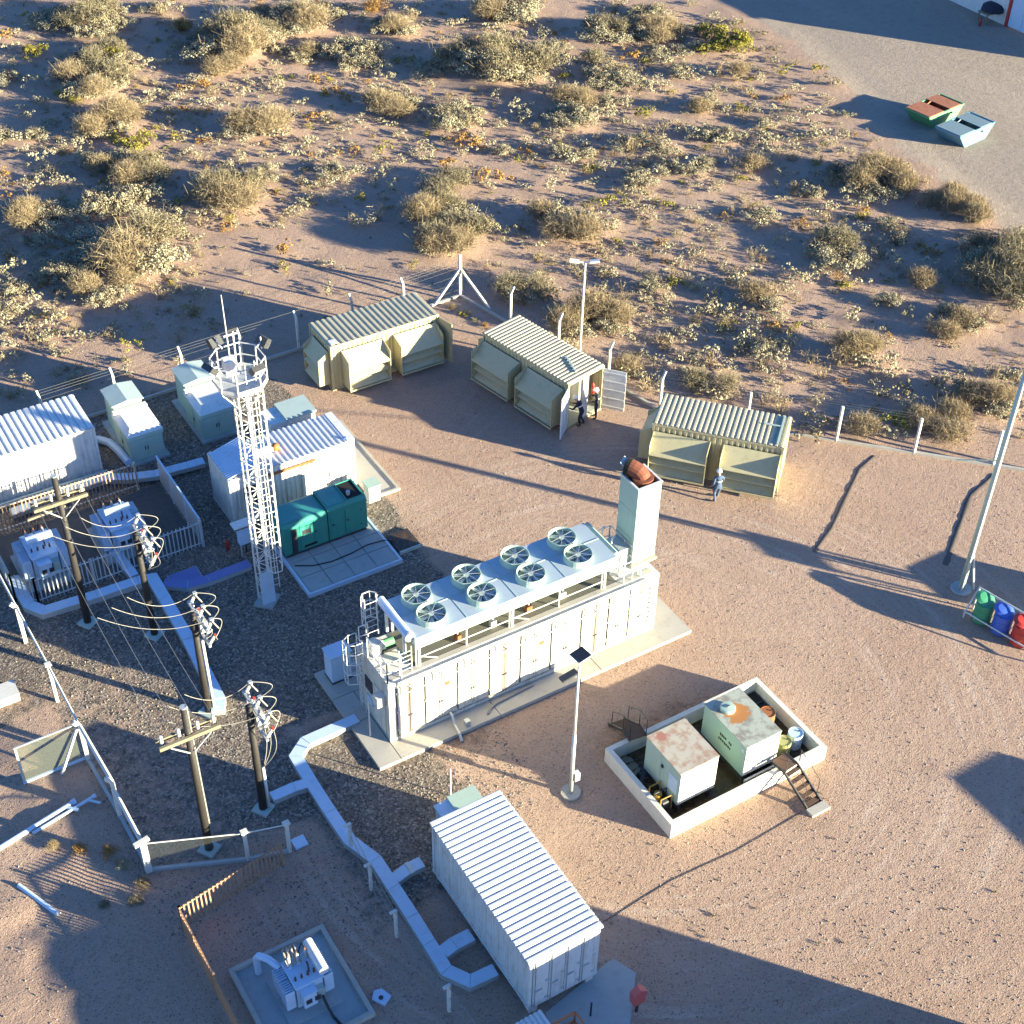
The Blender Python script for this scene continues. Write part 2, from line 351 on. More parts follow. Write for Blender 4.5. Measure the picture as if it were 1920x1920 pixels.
BUSH += [(1340,72,80,'y'),(1290,50,60,'c'),(1300,125,60,'c'),(1372,132,50,'s'),(1310,190,50,'c'),(1230,262,60,'c'),(1292,240,50,'c'),(1352,250,60,'c'),(1392,300,60,'s'),(1300,300,60,'c'),(1440,255,50,'c'),(1260,90,60,'c'),
 (1115,580,118,'s'),(1205,700,70,'c'),(1175,680,60,'s'),(1272,668,70,'c'),(1330,672,50,'s'),(30,560,70,'c'),(95,600,50,'c'),(140,545,60,'s'),(20,640,40,'c')]
KIND_H = dict(c=.50, d=.62, y=.58, o=.62, s=.62)
placed = []
for bx, by, bw, bt in BUSH:
    P = g(bx, by+.30*bw); dist = np.linalg.norm(P-CPOS); wid = bw*dist/FPX
    wid = min(wid*1.22, 6.0)
    if wid > 2.1:            # a wide patch is several plants grown together
        rc = random.Random(int(bx*7+by)); n_ = 3 if wid < 3.2 else 5
        for k_ in range(n_):
            a_ = k_*6.283/n_+rc.uniform(-.5, .5); q_ = wid*rc.uniform(.18, .34)
            placed.append([P[0]+q_*1.25*math.cos(a_)*.9, P[1]+q_*math.sin(a_), wid*rc.uniform(.52, .82), bt if k_ < 2 else rc.choice('ccs'+bt)])
    else: placed.append([P[0], P[1], wid, bt])
for x, y, w, t in placed:
    if w > 1.5: MOUNDS.append((x, y, w*.55, .05*w*random.uniform(.6, 1.2)))

def axis(lo, hi, step, far):
    a = list(np.arange(lo, hi+1e-6, step)); d = step
    while a[-1] < far: d *= 1.35; a.append(a[-1]+d)
    d = step
    while a[0] > -far: d *= 1.35; a.insert(0, a[0]-d)
    return np.array(a)
gx, gy = axis(-32, 84, .42, 1600), axis(-26, 84, .42, 1600)
X, Y = np.meshgrid(gx, gy, indexing='ij'); Z = height(X, Y)
Z = np.where((np.abs(X) > 150) | (np.abs(Y) > 150), 0, Z)
nx, ny = X.shape
vs = np.stack([X.ravel(), Y.ravel(), Z.ravel()], 1)
idx = np.arange(nx*ny).reshape(nx, ny)
fq = np.stack([idx[:-1, :-1].ravel(), idx[1:, :-1].ravel(), idx[1:, 1:].ravel(), idx[:-1, 1:].ravel()], 1)
def fast_mesh(name, vs, faces, mats, smooth=True):
    me = bpy.data.meshes.new(name); k = faces.shape[1]
    me.vertices.add(len(vs)); me.vertices.foreach_set('co', np.ascontiguousarray(vs, np.float32).ravel())
    me.loops.add(faces.size); me.loops.foreach_set('vertex_index', np.ascontiguousarray(faces, np.int32).ravel())
    me.polygons.add(len(faces)); me.polygons.foreach_set('loop_start', np.arange(0, faces.size, k, dtype=np.int32))
    me.polygons.foreach_set('loop_total', np.full(len(faces), k, np.int32))
    me.polygons.foreach_set('use_smooth', np.full(len(faces), smooth, bool))
    me.update(calc_edges=True); me.validate()
    for m in mats: me.materials.append(m)
    return me
# surface kinds, as painted by trucks and spreaders: yard gravel, grey road metal, loose dug soil
wob = fbm(X/2.5, Y/2.5, 81)-.5
def boxmask(x0, x1, y0, y1, e=.5):
    d = np.minimum(np.minimum(X-x0, x1-X), np.minimum(Y-y0, y1-Y))+wob*1.6
    return sstep(-e, e, d)
gravel = np.maximum.reduce([boxmask(-10.4, 6.4, 2.6, 26.2), boxmask(-10.2, -3.2, -1.6, 4), .75*boxmask(-4.2, 1.6, -7, 2.6, 1.2), boxmask(-40, -10, 8.5, 26)])
gravel = gravel*(1-.42*sstep(-4.5, -7.5, X+wob*3)*sstep(12, 9, Y))
_, dd, rr = desert(X, Y)
road = sstep(.8, -1.5, rr+wob*2)*sstep(-1, 2, dd)
fine = sstep(.5, -2.5, dd)*(1-gravel)
def soil():
    m = NT('desert_soil'); o = m.tc.outputs['Object']
    sx = m.node('ShaderNodeSeparateXYZ'); m.link(o, sx.inputs[0])
    big = m.noise(.09, 4); mid = m.noise(.7, 6, .6); fin = m.noise(9, 7, .7)
    base = m.mix(m.ramp(big, .35, .65), (.345,.222,.160), (.405,.275,.205))
    base = m.mix(m.math('MULTIPLY', m.attr('desert'), .7), base, (.395,.262,.188))
    base = m.mix(m.ramp(mid, .42, .72, 0, .45), base, (.285,.180,.132))
    base = m.mix(m.ramp(fin, .35, .65, 0, .5), base, (.47,.34,.255))
    base = m.mix(m.ramp(m.noise(21, 5, .7), .56, .68, 0, .55), base, (.20,.13,.098))
    # wheel lanes: turning arcs worn round the bund and straight lanes along the containers
    def arcs(cx, cy, r0, r1, freq):
        dx = m.math('SUBTRACT', sx.outputs[0], cx); dy = m.math('SUBTRACT', sx.outputs[1], cy)
        r = m.math('SQRT', m.math('ADD', m.math('MULTIPLY', dx, dx), m.math('MULTIPLY', dy, dy))); th = m.math('ARCTAN2', dy, dx)
        cv_ = m.node('ShaderNodeCombineXYZ'); m.link(m.math('MULTIPLY', r, freq), cv_.inputs[0]); m.link(m.math('MULTIPLY', th, 1.6), cv_.inputs[1])
        f = m.ramp(m.noise(1.0, 4, .6, vec=cv_.outputs[0]), .50, .66)
        edge = m.math('MULTIPLY', m.ramp(r, r0, r0+2), m.ramp(r, r1, r1-3))
        return m.math('MULTIPLY', m.math('MULTIPLY', f, edge), m.ramp(m.noise(.25, 3), .35, .6))
    t1 = arcs(9.5, -3.5, 7, 19, 3.2); t2 = arcs(4, 34, 17, 29, 2.6)
    base = m.mix(m.math('MULTIPLY', t1, .85), base, (.48,.365,.29)); base = m.mix(m.math('MULTIPLY', t2, .45), base, (.44,.315,.245))
    base = m.mix(m.ramp(m.noise(.33, 5, .7), .60, .72, 0, .45), base, (.24,.155,.118))
    # oil and damp near the bund and the container doors
    base = m.mix(m.math('MULTIPLY', m.attr('stain'), m.ramp(m.noise(1.7, 6, .7), .35, .65)), base, (.13,.085,.062))
    peb = m.voronoi(15, 'Color'); sep = m.node('ShaderNodeSeparateColor'); m.link(peb, sep.inputs[0]); pd_ = m.voronoi(15)
    small = m.ramp(pd_, .42, .30)
    stone = m.math('MULTIPLY', m.ramp(sep.outputs[0], .66, .68, 0, .75), small); base = m.mix(stone, base, (.17,.115,.09))
    stone2 = m.math('MULTIPLY', m.ramp(sep.outputs[1], .78, .80, 0, .65), small); base = m.mix(stone2, base, (.52,.42,.34))
    gv = m.voronoi(13, 'Color'); gs = m.node('ShaderNodeSeparateColor'); m.link(gv, gs.inputs[0])
    gcol = m.mix(gs.outputs[0], (.075,.064,.055), (.25,.205,.165)); gcol = m.mix(m.ramp(gs.outputs[1], .86, .90), gcol, (.36,.30,.25))
    gcol = m.mix(m.ramp(mid, .35, .75, 0, .35), gcol, (.26,.185,.135))
    gm = m.ramp(m.math('ADD', m.attr('gravel'), m.ramp(m.noise(2.2, 5), .2, .8, -.3, .3)), .35, .65)
    base = m.mix(gm, base, gcol)
    rv = m.mix(m.noise(5, 8, .75), (.225,.18,.145), (.40,.325,.26)); rv = m.mix(m.ramp(m.noise(.2, 5, .6, stretch=(1, .25, 1)), .45, .65, 0, .5), rv, (.40,.315,.24)); rv = m.mix(m.ramp(m.noise(1.6, 7, .75), .52, .68, 0, .6), rv, (.21,.165,.13)); rv = m.mix(stone, rv, (.15,.12,.10)); rv = m.mix(stone2, rv, (.50,.42,.34))
    rm = m.ramp(m.math('ADD', m.attr('road'), m.ramp(m.noise(1.1, 5), .2, .8, -.35, .35)), .3, .7)
    base = m.mix(rm, base, rv)
    m.col(base); m.b.inputs['Roughness'].default_value = .95; m.b.inputs['Specular IOR Level'].default_value = .12
    n1 = m.bump(m.noise(1.3, 5, .6), .22, .12)
    n2 = m.bump(m.noise(15, 8, .72), .9, .050, n1)
    n2 = m.bump(m.noise(3.2, 5, .6), .5, .07, n2)
    n2 = m.bump(m.math('MULTIPLY', m.ramp(pd_, .0, .42, 1, 0), m.ramp(sep.outputs[2], .45, .5)), .5, .022, n2)
    gb = m.math('MULTIPLY', m.ramp(m.voronoi(12), 0, .8, 1, 0), m.math('ADD', m.math('MULTIPLY', gm, .92), .08))
    n3 = m.bump(gb, .55, .035, n2)
    m.link(m.bump(m.math('ADD', stone, stone2), .6, .03, n3), m.b.inputs['Normal'])
    return m.m
MAT['soil'] = soil()
me = fast_mesh('ground', vs, fq, [MAT['soil']])
for nm, arr in (('gravel', gravel), ('road', road), ('desert', sstep(0, 4, dd)*sstep(-1, 2, rr)),
        ('stain', np.maximum.reduce([sstep(1.6, .2, np.hypot((X-2.6)/1.2, (Y+1.2)/.5)), sstep(1.8, .3, np.hypot((X-9.5)/2.6, (Y+4.2)/.6)), .7*sstep(1.5, .3, np.hypot(X-11.2, (Y+9.9)/.9)), .8*sstep(1.3, .3, np.hypot(X-6.2, Y-10.2))]))):
    a = me.attributes.new(nm, 'FLOAT', 'POINT'); a.data.foreach_set('value', arr.ravel().astype(np.float32))
ground = bpy.data.objects.new('ground', me); COL.objects.link(ground); structure(ground)

# ================================================================ loose stones
def stone_field(name, mat, pts, sizes, seed, label, cat):
    r = np.random.default_rng(seed); n = len(pts)
    base = np.array([(1,0,0),(-1,0,0),(0,1,0),(0,-1,0),(0,0,.8),(0,0,-.5)], float)
    fc = np.array([(0,2,4),(2,1,4),(1,3,4),(3,0,4),(2,0,5),(1,2,5),(3,1,5),(0,3,5)])
    ang = r.random(n)*6.28; ca, sa = np.cos(ang), np.sin(ang)
    jit = base[None]*(1+.35*(r.random((n, 6, 1))-.5))*np.stack([np.ones(n), .55+.4*r.random(n), .45+.4*r.random(n)], 1)[:, None]
    x = jit[..., 0]*ca[:, None]-jit[..., 1]*sa[:, None]; y = jit[..., 0]*sa[:, None]+jit[..., 1]*ca[:, None]
    vv = np.stack([x, y, jit[..., 2]], 2)*sizes[:, None, None]+pts[:, None]
    ff = (fc[None]+6*np.arange(n)[:, None, None]).reshape(-1, 3)
    me = fast_mesh(name, vv.reshape(-1, 3), ff, [mat], smooth=False)
    o = bpy.data.objects.new(name, me); COL.objects.link(o); tag(o, label, cat); o['kind'] = 'stuff'; return o
def stonemat(name, a, b):
    m = NT(name); gi = m.node('ShaderNodeNewGeometry'); m.col(m.mix(gi.outputs['Random Per Island'], a, b)); m.b.inputs['Roughness'].default_value = .9; return m.m
def visible_pts(n, box, seed):
    r = np.random.default_rng(seed); px = box[0]+(box[1]-box[0])*r.random(n); py = box[2]+(box[3]-box[2])*r.random(n)
    P = np.array([g(a, b) for a, b in zip(px, py)]); return P
P = visible_pts(26000, (-60, 1980, 480, 1990), 3)
_, d_, r_ = desert(P[:, 0], P[:, 1])
P[:, 2] = height(P[:, 0], P[:, 1])+.004
sz = .013+.040*rng.random(len(P))**4
stone_field('gravel_stones', stonemat('stone_mix', (.13,.095,.075), (.40,.30,.23)), P, sz, 5, 'small reddish and grey stones lying loose over the soil', 'stones')
P = visible_pts(14000, (-60, 1000, 1040, 1760), 4)
k = (P[:, 0] < 4) & (P[:, 1] > -7) & ((P[:, 0] < -3) | (P[:, 1] > 3) | (P[:, 1] < -1)) & (P[:, 0] > -10.3)
P = P[k]; P[:, 2] = height(P[:, 0], P[:, 1])+.006
stone_field('yard_gravel', stonemat('yard_stone', (.075,.065,.06), (.34,.29,.24)), P, .02+.04*rng.random(len(P))**2, 6, 'coarse dark crushed stone spread between the poles and the generator container', 'gravel')

# ================================================================ shrubs
def foliage(r, lumps, per, leaf, spread=(.5, .5, .45), up=.4, lobes=4):
    """leaf-sized quads on the outsides of many small clumps, heaped into a few irregular low lobes"""
    out = []; LB_ = []
    a0 = r.random()*6.283
    for i in range(lobes):
        a = a0+i*6.283/lobes+.7*r.normal(); q = .18+.22*r.random(); rr_ = .20+.14*r.random()
        LB_.append((q*math.cos(a)*1.25, q*math.sin(a)*.8, rr_, .62+.5*r.random()))
    LB_.append((0, 0, .30, 1.0))
    for i in range(lumps):
        lx_, ly_, lr, lh = LB_[r.integers(0, len(LB_))]; a = r.random()*6.283; q = math.sqrt(r.random())
        cr = .05+.06*r.random()
        cx = (lx_+lr*q*math.cos(a))*spread[0]/.5; cy = (ly_+lr*q*math.sin(a))*spread[1]/.5
        cz = lh*spread[2]*math.sqrt(max(0, 1-.9*q*q))*(.35+.65*r.random()**.5)*.85
        d = r.normal(size=(per, 3)); d[:, 2] = np.abs(d[:, 2])*.9-.25; d /= np.linalg.norm(d, axis=1)[:, None]
        rad_ = cr*(1.15-.5*r.random((per, 1))**1.5); c = np.array([cx, cy, cz])+d*rad_*np.array([1.15, 1.15, .8])
        n = d+.8*r.normal(size=(per, 3)); n[:, 2] += up; n /= np.linalg.norm(n, axis=1)[:, None]
        t = np.cross(n, r.normal(size=(per, 3))); t /= np.linalg.norm(t, axis=1)[:, None]; b = np.cross(n, t)
        s = leaf*(.5+.9*r.random((per, 1)))
        out.append(np.stack([c-t*s-b*s*.6, c+t*s-b*s*.6, c+t*s*.7+b*s*.8, c-t*s*.7+b*s*.8], 1))
    q = np.concatenate(out); q[..., 2] = np.maximum(q[..., 2], .0); return q
def twigs(r, n, w, flare=.5, h=.6, curve=.12):
    """fine branching stems that end on a rounded dome"""
    a = r.random(n)*6.283; q_ = r.random(n)**.55
    rr_ = flare*q_*(.85+.25*r.random(n)); zt = h*np.sqrt(np.clip(1-(.93*q_)**2, 0, 1))*(.72+.34*r.random(n))+.04
    base = np.stack([.12*flare*np.cos(a), .12*flare*np.sin(a), np.zeros(n)], 1)+.05*r.normal(size=(n, 3))*np.array([1, 1, 0])
    tip = np.stack([np.cos(a)*rr_, np.sin(a)*rr_, zt], 1)+.02*r.normal(size=(n, 3))
    mid = base*.45+tip*.55+np.stack([np.zeros(n), np.zeros(n), curve*q_*.6], 1)+.025*r.normal(size=(n, 3))
    sd_ = np.stack([-np.sin(a), np.cos(a), .3*r.normal(size=n)], 1)*w
    out = [np.stack([base-sd_, base+sd_, mid+sd_*.7, mid-sd_*.7], 1), np.stack([mid-sd_*.7, mid+sd_*.7, tip+sd_*.25, tip-sd_*.25], 1)]
    k = n*6; i = r.integers(0, n, k); f = .45+.52*r.random((k, 1)); p = np.where(f < .5, base[i]+(mid[i]-base[i])*2*f, mid[i]+(tip[i]-mid[i])*(2*f-1))
    e = p+(.03+.05*r.random((k, 1)))*(r.normal(size=(k, 3))+np.array([0, 0, .4])); s2 = r.normal(size=(k, 3))*w*.55
    out.append(np.stack([p-s2, p+s2, e+s2*.5, e-s2*.5], 1)); q = np.concatenate(out); q[..., 2] = np.maximum(q[..., 2], 0); return q
def quads_mesh(name, q, mat):
    v = q.reshape(-1, 3); f = np.arange(len(v)).reshape(-1, 4); return fast_mesh(name, v, f, [mat], smooth=False)
def leafmat(name, a, b, c=None, trans=.12):
    m = NT(name); gi = m.node('ShaderNodeNewGeometry'); oi = m.node('ShaderNodeObjectInfo')
    col = m.mix(gi.outputs['Random Per Island'], a, b); col = m.mix(m.ramp(oi.outputs['Random'], 0, 1, 0, .45), col, c or tuple(.5*(x+y) for x, y in zip(a, b)))
    col = m.mix(m.ramp(m.noise(3, 3), .4, .7, 0, .5), col, tuple(x*.6 for x in a))
    m.col(col); m.b.inputs['Roughness'].default_value = .8; m.b.inputs['Specular IOR Level'].default_value = .15
    return m.m
LM = dict(c=leafmat('pale_sage_leaf', (.26,.225,.145), (.48,.42,.285), (.39,.35,.23)), d=leafmat('olive_leaf', (.15,.125,.075), (.36,.30,.19), (.28,.24,.15)),
          y=leafmat('yellow_green_leaf', (.16,.15,.028), (.36,.30,.06), (.28,.24,.05)), o=leafmat('orange_dry_leaf', (.24,.12,.035), (.46,.27,.08), (.40,.24,.07)), s=leafmat('straw_twig', (.20,.145,.085), (.46,.36,.22), (.36,.28,.17)))
STEM = plain('shrub_stem', (.10,.07,.05), .9)
VAR = {}
for kind in 'cdyos':
    VAR[kind] = []
    for v in range(4):
        r = np.random.default_rng(100+ord(kind)*7+v)
        if kind == 'c': q = foliage(r, 60, 74, .0112, (.5, .5, .31))
        elif kind == 'd': q = np.concatenate([foliage(r, 66, 60, .0105, (.5, .5, .38), up=.2), twigs(r, 220, .0028, .52, .42)])
        elif kind == 'y': q = foliage(r, 36, 64, .015, (.48, .48, .42), lobes=3)
        elif kind == 'o': q = np.concatenate([foliage(r, 26, 46, .014, (.46, .46, .42), lobes=3), twigs(r, 120, .0045, .46, .44)])
        else: q = np.concatenate([twigs(r, 820, .0028, .52, .42), foliage(r, 16, 40, .011, (.48, .48, .36))])
        st = twigs(np.random.default_rng(900+v), 26, .009, .4, .28, .05)
        VAR[kind].append((quads_mesh('foliage', q, LM[kind]), quads_mesh('stems', st, STEM)))
NAMES = dict(c=('cushion_shrub', 'pale grey-green cushion shrub on the open desert floor', 'pale cushion shrubs in the desert'), d=('olive_shrub', 'tall olive-green shrub with a dark hollow centre in the desert', 'tall olive shrubs in the desert'),
             y=('yellow_green_shrub', 'bright yellow-green shrub among paler desert bushes', 'yellow-green shrubs in the desert'), o=('dry_orange_shrub', 'dried orange-brown shrub among the pale desert bushes', 'dry orange shrubs in the desert'),
             s=('twiggy_shrub', 'leafless straw-coloured twiggy shrub in the desert', 'straw-coloured twiggy shrubs in the desert'))
def shrub(x, y, w, kind, parts=True, rs=None, name=None, label=None, group=None, hs=1.0):
    rs = rs or random; z = float(height(np.array([x]), np.array([y]))[0])-.02
    nm, lb, gr = NAMES[kind]; fol, stm = rs.choice(VAR[kind])
    if not label:
        lead = 'very broad ' if w > 3.2 else 'broad ' if w > 2.2 else 'knee-high ' if w > 1.3 else 'small ' if w > .75 else 'tiny '
        label = lead+lb; group = lead+gr
    root = thing(name or nm, label, 'shrub', (x, y, z), rs.uniform(0, 6.28), group)
    sc = (w*rs.uniform(.95, 1.1), w*rs.uniform(.9, 1.1), w*rs.uniform(.85, 1.15)*hs)
    f = bpy.data.objects.new('foliage', fol); COL.objects.link(f); f.parent = root; f.scale = sc
    if parts:
        s_ = bpy.data.objects.new('stems', stm); COL.objects.link(s_); s_.parent = root; s_.scale = sc
    return root
rb = random.Random(5); r2 = np.random.default_rng(77)
cand = [tuple(p_) for p_ in placed]; occ = [(x, y, w) for x, y, w, t in placed]; extra = tries = 0
OX, OY, OW = [np.array(v) for v in zip(*occ)]
while extra < 2600 and tries < 30000:
    tries += 1
    px, py = r2.random()*2000-40, -60+r2.random()*900
    P = g(px, py); x, y = P[0], P[1]
    m_, d_, r_ = desert(P[:1], P[1:2])
    if d_[0] < 1.0 or r_[0] < .8: continue
    if d_[0] < 5 and r2.random() < .7: continue
    if 380 < px < 860 and 430 < py and r2.random() < .85: continue
    if fbm(np.array([x/9]), np.array([y/9]), 301, 2)[0] < .36 and r2.random() < .8: continue
    w = .28+1.05*r2.random()**2.1
    if np.any((x-OX)**2+(y-OY)**2 < (.36*OW+.2*w)**2): continue
    cand.append((x, y, w, 'cccccccccsssdoy'[r2.integers(0, 15)])); extra += 1
cand.sort(key=lambda s_: -s_[2])
for x, y, w, t in cand[:298]: shrub(x, y, w, t, w > 1.2, rb)
qs = []; qk = []
LOW = {k: [foliage(np.random.default_rng(31+j+ord(k)), 13, 22, .026, (.5, .48, .40), lobes=3) for j in range(5)] for k in 'cyod'}
LOW['s'] = [twigs(np.random.default_rng(61+j), 30, .009, .5, .42) for j in range(5)]
for x, y, w, t in cand[298:]:
    a = r2.random()*6.28; q = LOW[t][r2.integers(0, 5)]*w; R_ = np.array([[math.cos(a), -math.sin(a), 0], [math.sin(a), math.cos(a), 0], [0, 0, .8+.5*r2.random()]])
    qs.append(q@R_.T+np.array([x, y, float(height(np.array([x]), np.array([y]))[0])])); qk.append(np.full(len(q), 'cdyos'.index(t)))
# dead litter and grass tufts: too fine to count
tuft = twigs(np.random.default_rng(8), 14, .05, .7, .7)
for i in range(900):
    px, py = r2.random()*2000-40, -60+r2.random()*900
    P = g(px, py); m_, d_, r_ = desert(P[:1], P[1:2])
    if d_[0] < .8 or r_[0] < .5: continue
    s_ = .10+.16*r2.random(); qs.append(tuft*s_+np.array([P[0], P[1], float(height(P[:1], P[1:2])[0])])); qk.append(np.full(len(tuft), 4))
gme = quads_mesh('ground_cover', np.concatenate(qs), LM['c'])
for k in 'dyos': gme.materials.append(LM[k])
gme.polygons.foreach_set('material_index', np.concatenate(qk).astype(np.int32)); gme.update()
o = bpy.data.objects.new('ground_cover', gme); COL.objects.link(o)
tag(o, 'scattered low tufts and seedlings between the desert shrubs', 'ground cover'); o['kind'] = 'stuff'
# weeds along the fences and in the dug soil near the mesh fence
for (px, py, w, t) in [(205,1600,.75,'o'),(232,1630,.8,'c'),(150,1595,.7,'o'),(100,1590,.55,'s'),(268,1660,.6,'s'),(196,1700,.5,'d'),(255,1690,.55,'d')]:
    P = g(px, py); shrub(P[0], P[1], w, t, False, rb, name='weed', label='small dry weed on dug soil outside the mesh fence', group='weeds on dug soil by the mesh fence')
for (px, py, w, t) in [(872,590,.7,'y'),(893,600,.6,'c'),(910,612,.5,'o'),(848,578,.5,'s')]:
    P = g(px, py); shrub(P[0], P[1], w, t, False, rb, name='weed', label='small weed inside the fence corner between the olive containers', group='weeds in the fence corner')
# tiny dark tufts dotting the lower yard
qs = []
cl = [(1120+r2.random()*800, 1500+r2.random()*420) for _ in range(16)]
for i in range(120):
    if i % 3: c_ = cl[r2.integers(0, len(cl))]; px, py = c_[0]+r2.normal()*45, c_[1]+r2.normal()*22
    else: px, py = 1100+r2.random()*820, 1480+r2.random()*440
    P = g(px, py)
    if P[0] < 2.6 or (6 < P[0] < 14.2 and -9.6 < P[1] < -4): continue
    s_ = .03+.13*r2.random()**2.5; a_ = r2.random()*6.28; R_ = np.array([[math.cos(a_), -math.sin(a_), 0], [math.sin(a_), math.cos(a_), 0], [0, 0, .5+r2.random()]])
    qs.append((twigs(np.random.default_rng(i), 14, .06, .8, .5)*s_)@R_.T+P)
o = bpy.data.objects.new('yard_tufts', quads_mesh('yard_tufts', np.concatenate(qs), LM['d'])); COL.objects.link(o)
tag(o, 'tiny dark grass tufts dotted over the bare lower yard', 'grass tufts'); o['kind'] = 'stuff'
# ================================================================ olive ventilated containers
def hood(parent, x0, x1, zt=2.22, zb=.28, depth=.75, mat=None, ydir=-1, yb=0.0):
    """sheet-metal ventilation hood: two cheeks and three sloping louvre blades, built on the y=yb wall"""
    mat = mat or MAT['olive']; s = ydir
    h = bpy.data.objects.new('ventilation_hood', None)
    mb = MB(); mb.box(x0+.03, x1-.03, yb+s*.03-.01, yb+s*.03+.01, zb, zt)
    h = ob('ventilation_hood', mb, MAT['dark'], parent, world=False)
    prof = [(yb+s*.005, zt), (yb+s*depth, zt-.28), (yb+s*depth, zb), (yb+s*.005, zb)]
    for xa in (x0, x1-.03): 
        c = MB(); c.loft([(xa, y, z) for y, z in prof], (.03, 0, 0)); ob('cheek', c, mat, h, world=False)
    blades = [(zt, .02, zt-.80, depth+.02), (zt-.92, .22, zt-1.34, depth-.12), (zt-1.44, .22, zb+.02, depth-.10)]
    for za, ya, zz, yy in blades:
        b = MB(); b.loft([(x0+.032, yb+s*ya, za), (x0+.032, yb+s*yy, zz), (x0+.032, yb+s*yy, zz-.03), (x0+.032, yb+s*ya, za-.03)], (x1-x0-.064, 0, 0)); ob('louvre_blade', b, mat, h, world=False)
    rim = MB(); rim.box(x0-.01, x1+.01, min(yb+s*depth, yb+s*(depth+.03)), max(yb+s*depth, yb+s*(depth+.03)), zb-.03, zb+.05); ob('rim', rim, mat, h, world=False)
    return h
def container(root, L, Wd, H, mat, roofmat, nroof=22, nside=24, openend=False, roofover=0.0, ribdepth=.045, sidedepth=.035, doors_end=None, z0=0.0, inner=None, roof_duty=.5):
    P = .10
    fr = MB()
    for x in (0, L-P):
        for y in (0, Wd-P): fr.box(x, x+P, y, y+P, z0, z0+H)
    for z in (z0+.002, z0+H-P-.002):
        for y in (.002, Wd-P-.002): fr.box(P, L-P, y, y+P, z, z+P)
        for x in (.002, L-P-.002): fr.box(x, x+P, P, Wd-P, z, z+P)
    ob('frame', fr, mat, root, world=False)
    a = MB(); a.corr((P, .055, z0+P), (L-2*P, 0, 0), (0, 0, H-2*P), (0, -1, 0), nside, sidedepth); ob('wall', a, mat, root, world=False)
    a = MB(); a.corr((P, Wd-.055, z0+P), (L-2*P, 0, 0), (0, 0, H-2*P), (0, 1, 0), nside, sidedepth); ob('wall', a, mat, root, world=False)
    a = MB(); a.corr((.055, P, z0+P), (0, Wd-2*P, 0), (0, 0, H-2*P), (-1, 0, 0), 9, sidedepth); ob('wall', a, mat, root, world=False)
    if not openend:
        a = MB(); a.corr((L-.055, P, z0+P), (0, Wd-2*P, 0), (0, 0, H-2*P), (1, 0, 0), 9, sidedepth); ob('wall', a, mat, root, world=False)
    fl = MB(); fl.box(P, L-P, P, Wd-P, z0+.02, z0+.12); ob('floor', fl, inner or MAT['dark'], root, world=False)
    o = roofover
    rf = MB(); rf.corr((-o, -o-.004, z0+H+.006), (L+2*o, 0, 0), (0, Wd+2*o+.008, 0), (0, 0, 1), nroof, ribdepth, duty=roof_duty); rf.box(-o, L+o, -o, Wd+o, z0+H-.03, z0+H+.002)
    ob('roof', rf, roofmat, root, world=False)
    for x in (-.012, L-.16):
        for y in (-.012, Wd-.16):
            for z in (z0-.004, z0+H-.10): ob('corner_casting', MB().box(x, x+.172, y, y+.172, z, z+.118), mat, root, world=False)

def place_box(c0, c1):
    """origin and yaw from two photographed roof corners (front-left, front-right)"""
    a = math.atan2(c1[1]-c0[1], c1[0]-c0[0]); return a
HB = 2.59
# A: back row, left
A_ = thing('ventilated_container', 'olive ventilated container parallel to the back fence, next to the white kiosks', 'container', (8.36, 22.0, 0), 0.0)
container(A_, 6.06, 2.44, HB, MAT['olive'], MAT['olive_roof'], nroof=20, nside=22)
hood(A_, .55, 2.85, depth=.85); hood(A_, 3.45, 5.85, depth=.85)
def end_hood(root, L, Wd, side=-1, y0=.25, y1=2.0, mat=None):
    """a hood on the short end: same sheet-metal shape turned round the corner"""
    mat = mat or MAT['olive']; x = 0 if side < 0 else L; s = side; zt, zb, d = 2.2, .3, .6
    h = ob('ventilation_hood', MB().box(min(x+s*.02, x+s*.04), max(x+s*.02, x+s*.04), y0+.03, y1-.03, zb, zt), MAT['dark'], root, world=False)
    prof = [(x+s*.005, zt), (x+s*d, zt-.38), (x+s*d, zb), (x+s*.005, zb)]
    for ya in (y0, y1-.03): ob('cheek', MB().loft([(xx, ya, z) for xx, z in prof], (0, .03, 0)), mat, h, world=False)
    for za, xa, zz, xb in ((zt, .02, zt-.71, d), (zt-.85, .25, zt-1.2, d), (zt-1.35, .25, zb, d)):
        ob('louvre_blade', MB().loft([(x+s*xa, y0+.032, za), (x+s*xb, y0+.032, zz), (x+s*xb, y0+.032, zz-.03), (x+s*xa, y0+.032, za-.03)], (0, y1-y0-.064, 0)), mat, h, world=False)
end_hood(A_, 6.06, 2.44)
ob('roof_plate', MB().box(.1, .5, .1, .5, HB+.05, HB+.08), MAT['white'], A_, world=False)
def open_door(root, hx, hy, ang, w=1.1, h=2.3, mat=None, n=5):
    """container door leaf swung on its hinge at (hx, hy)"""
    d = V(math.cos(ang), math.sin(ang), 0); nrm = V(-d[1], d[0], 0); c = V(hx, hy, .15+h/2)+d*w/2
    leaf = ob('door', MB().obox(c, d*w/2, nrm*.022, V(0, 0, h/2)), mat or MAT['white2'], root, world=False)
    for i in range(n):
        z = .3+i*(h-.3)/(n-1)*.98
        ob('door_rib', MB().obox(V(hx, hy, z)+d*w/2, d*(w/2-.04), nrm*.045, V(0, 0, .035)), mat or MAT['white2'], leaf, world=False)
    for f in (.35, .75):
        p = V(hx, hy, 0)+d*w*f+nrm*.06; ob('lock_rod', MB().cyl(p+V(0, 0, .2), p+V(0, 0, h+.1), .016, 6), MAT['galv'], leaf, world=False)
    return leaf
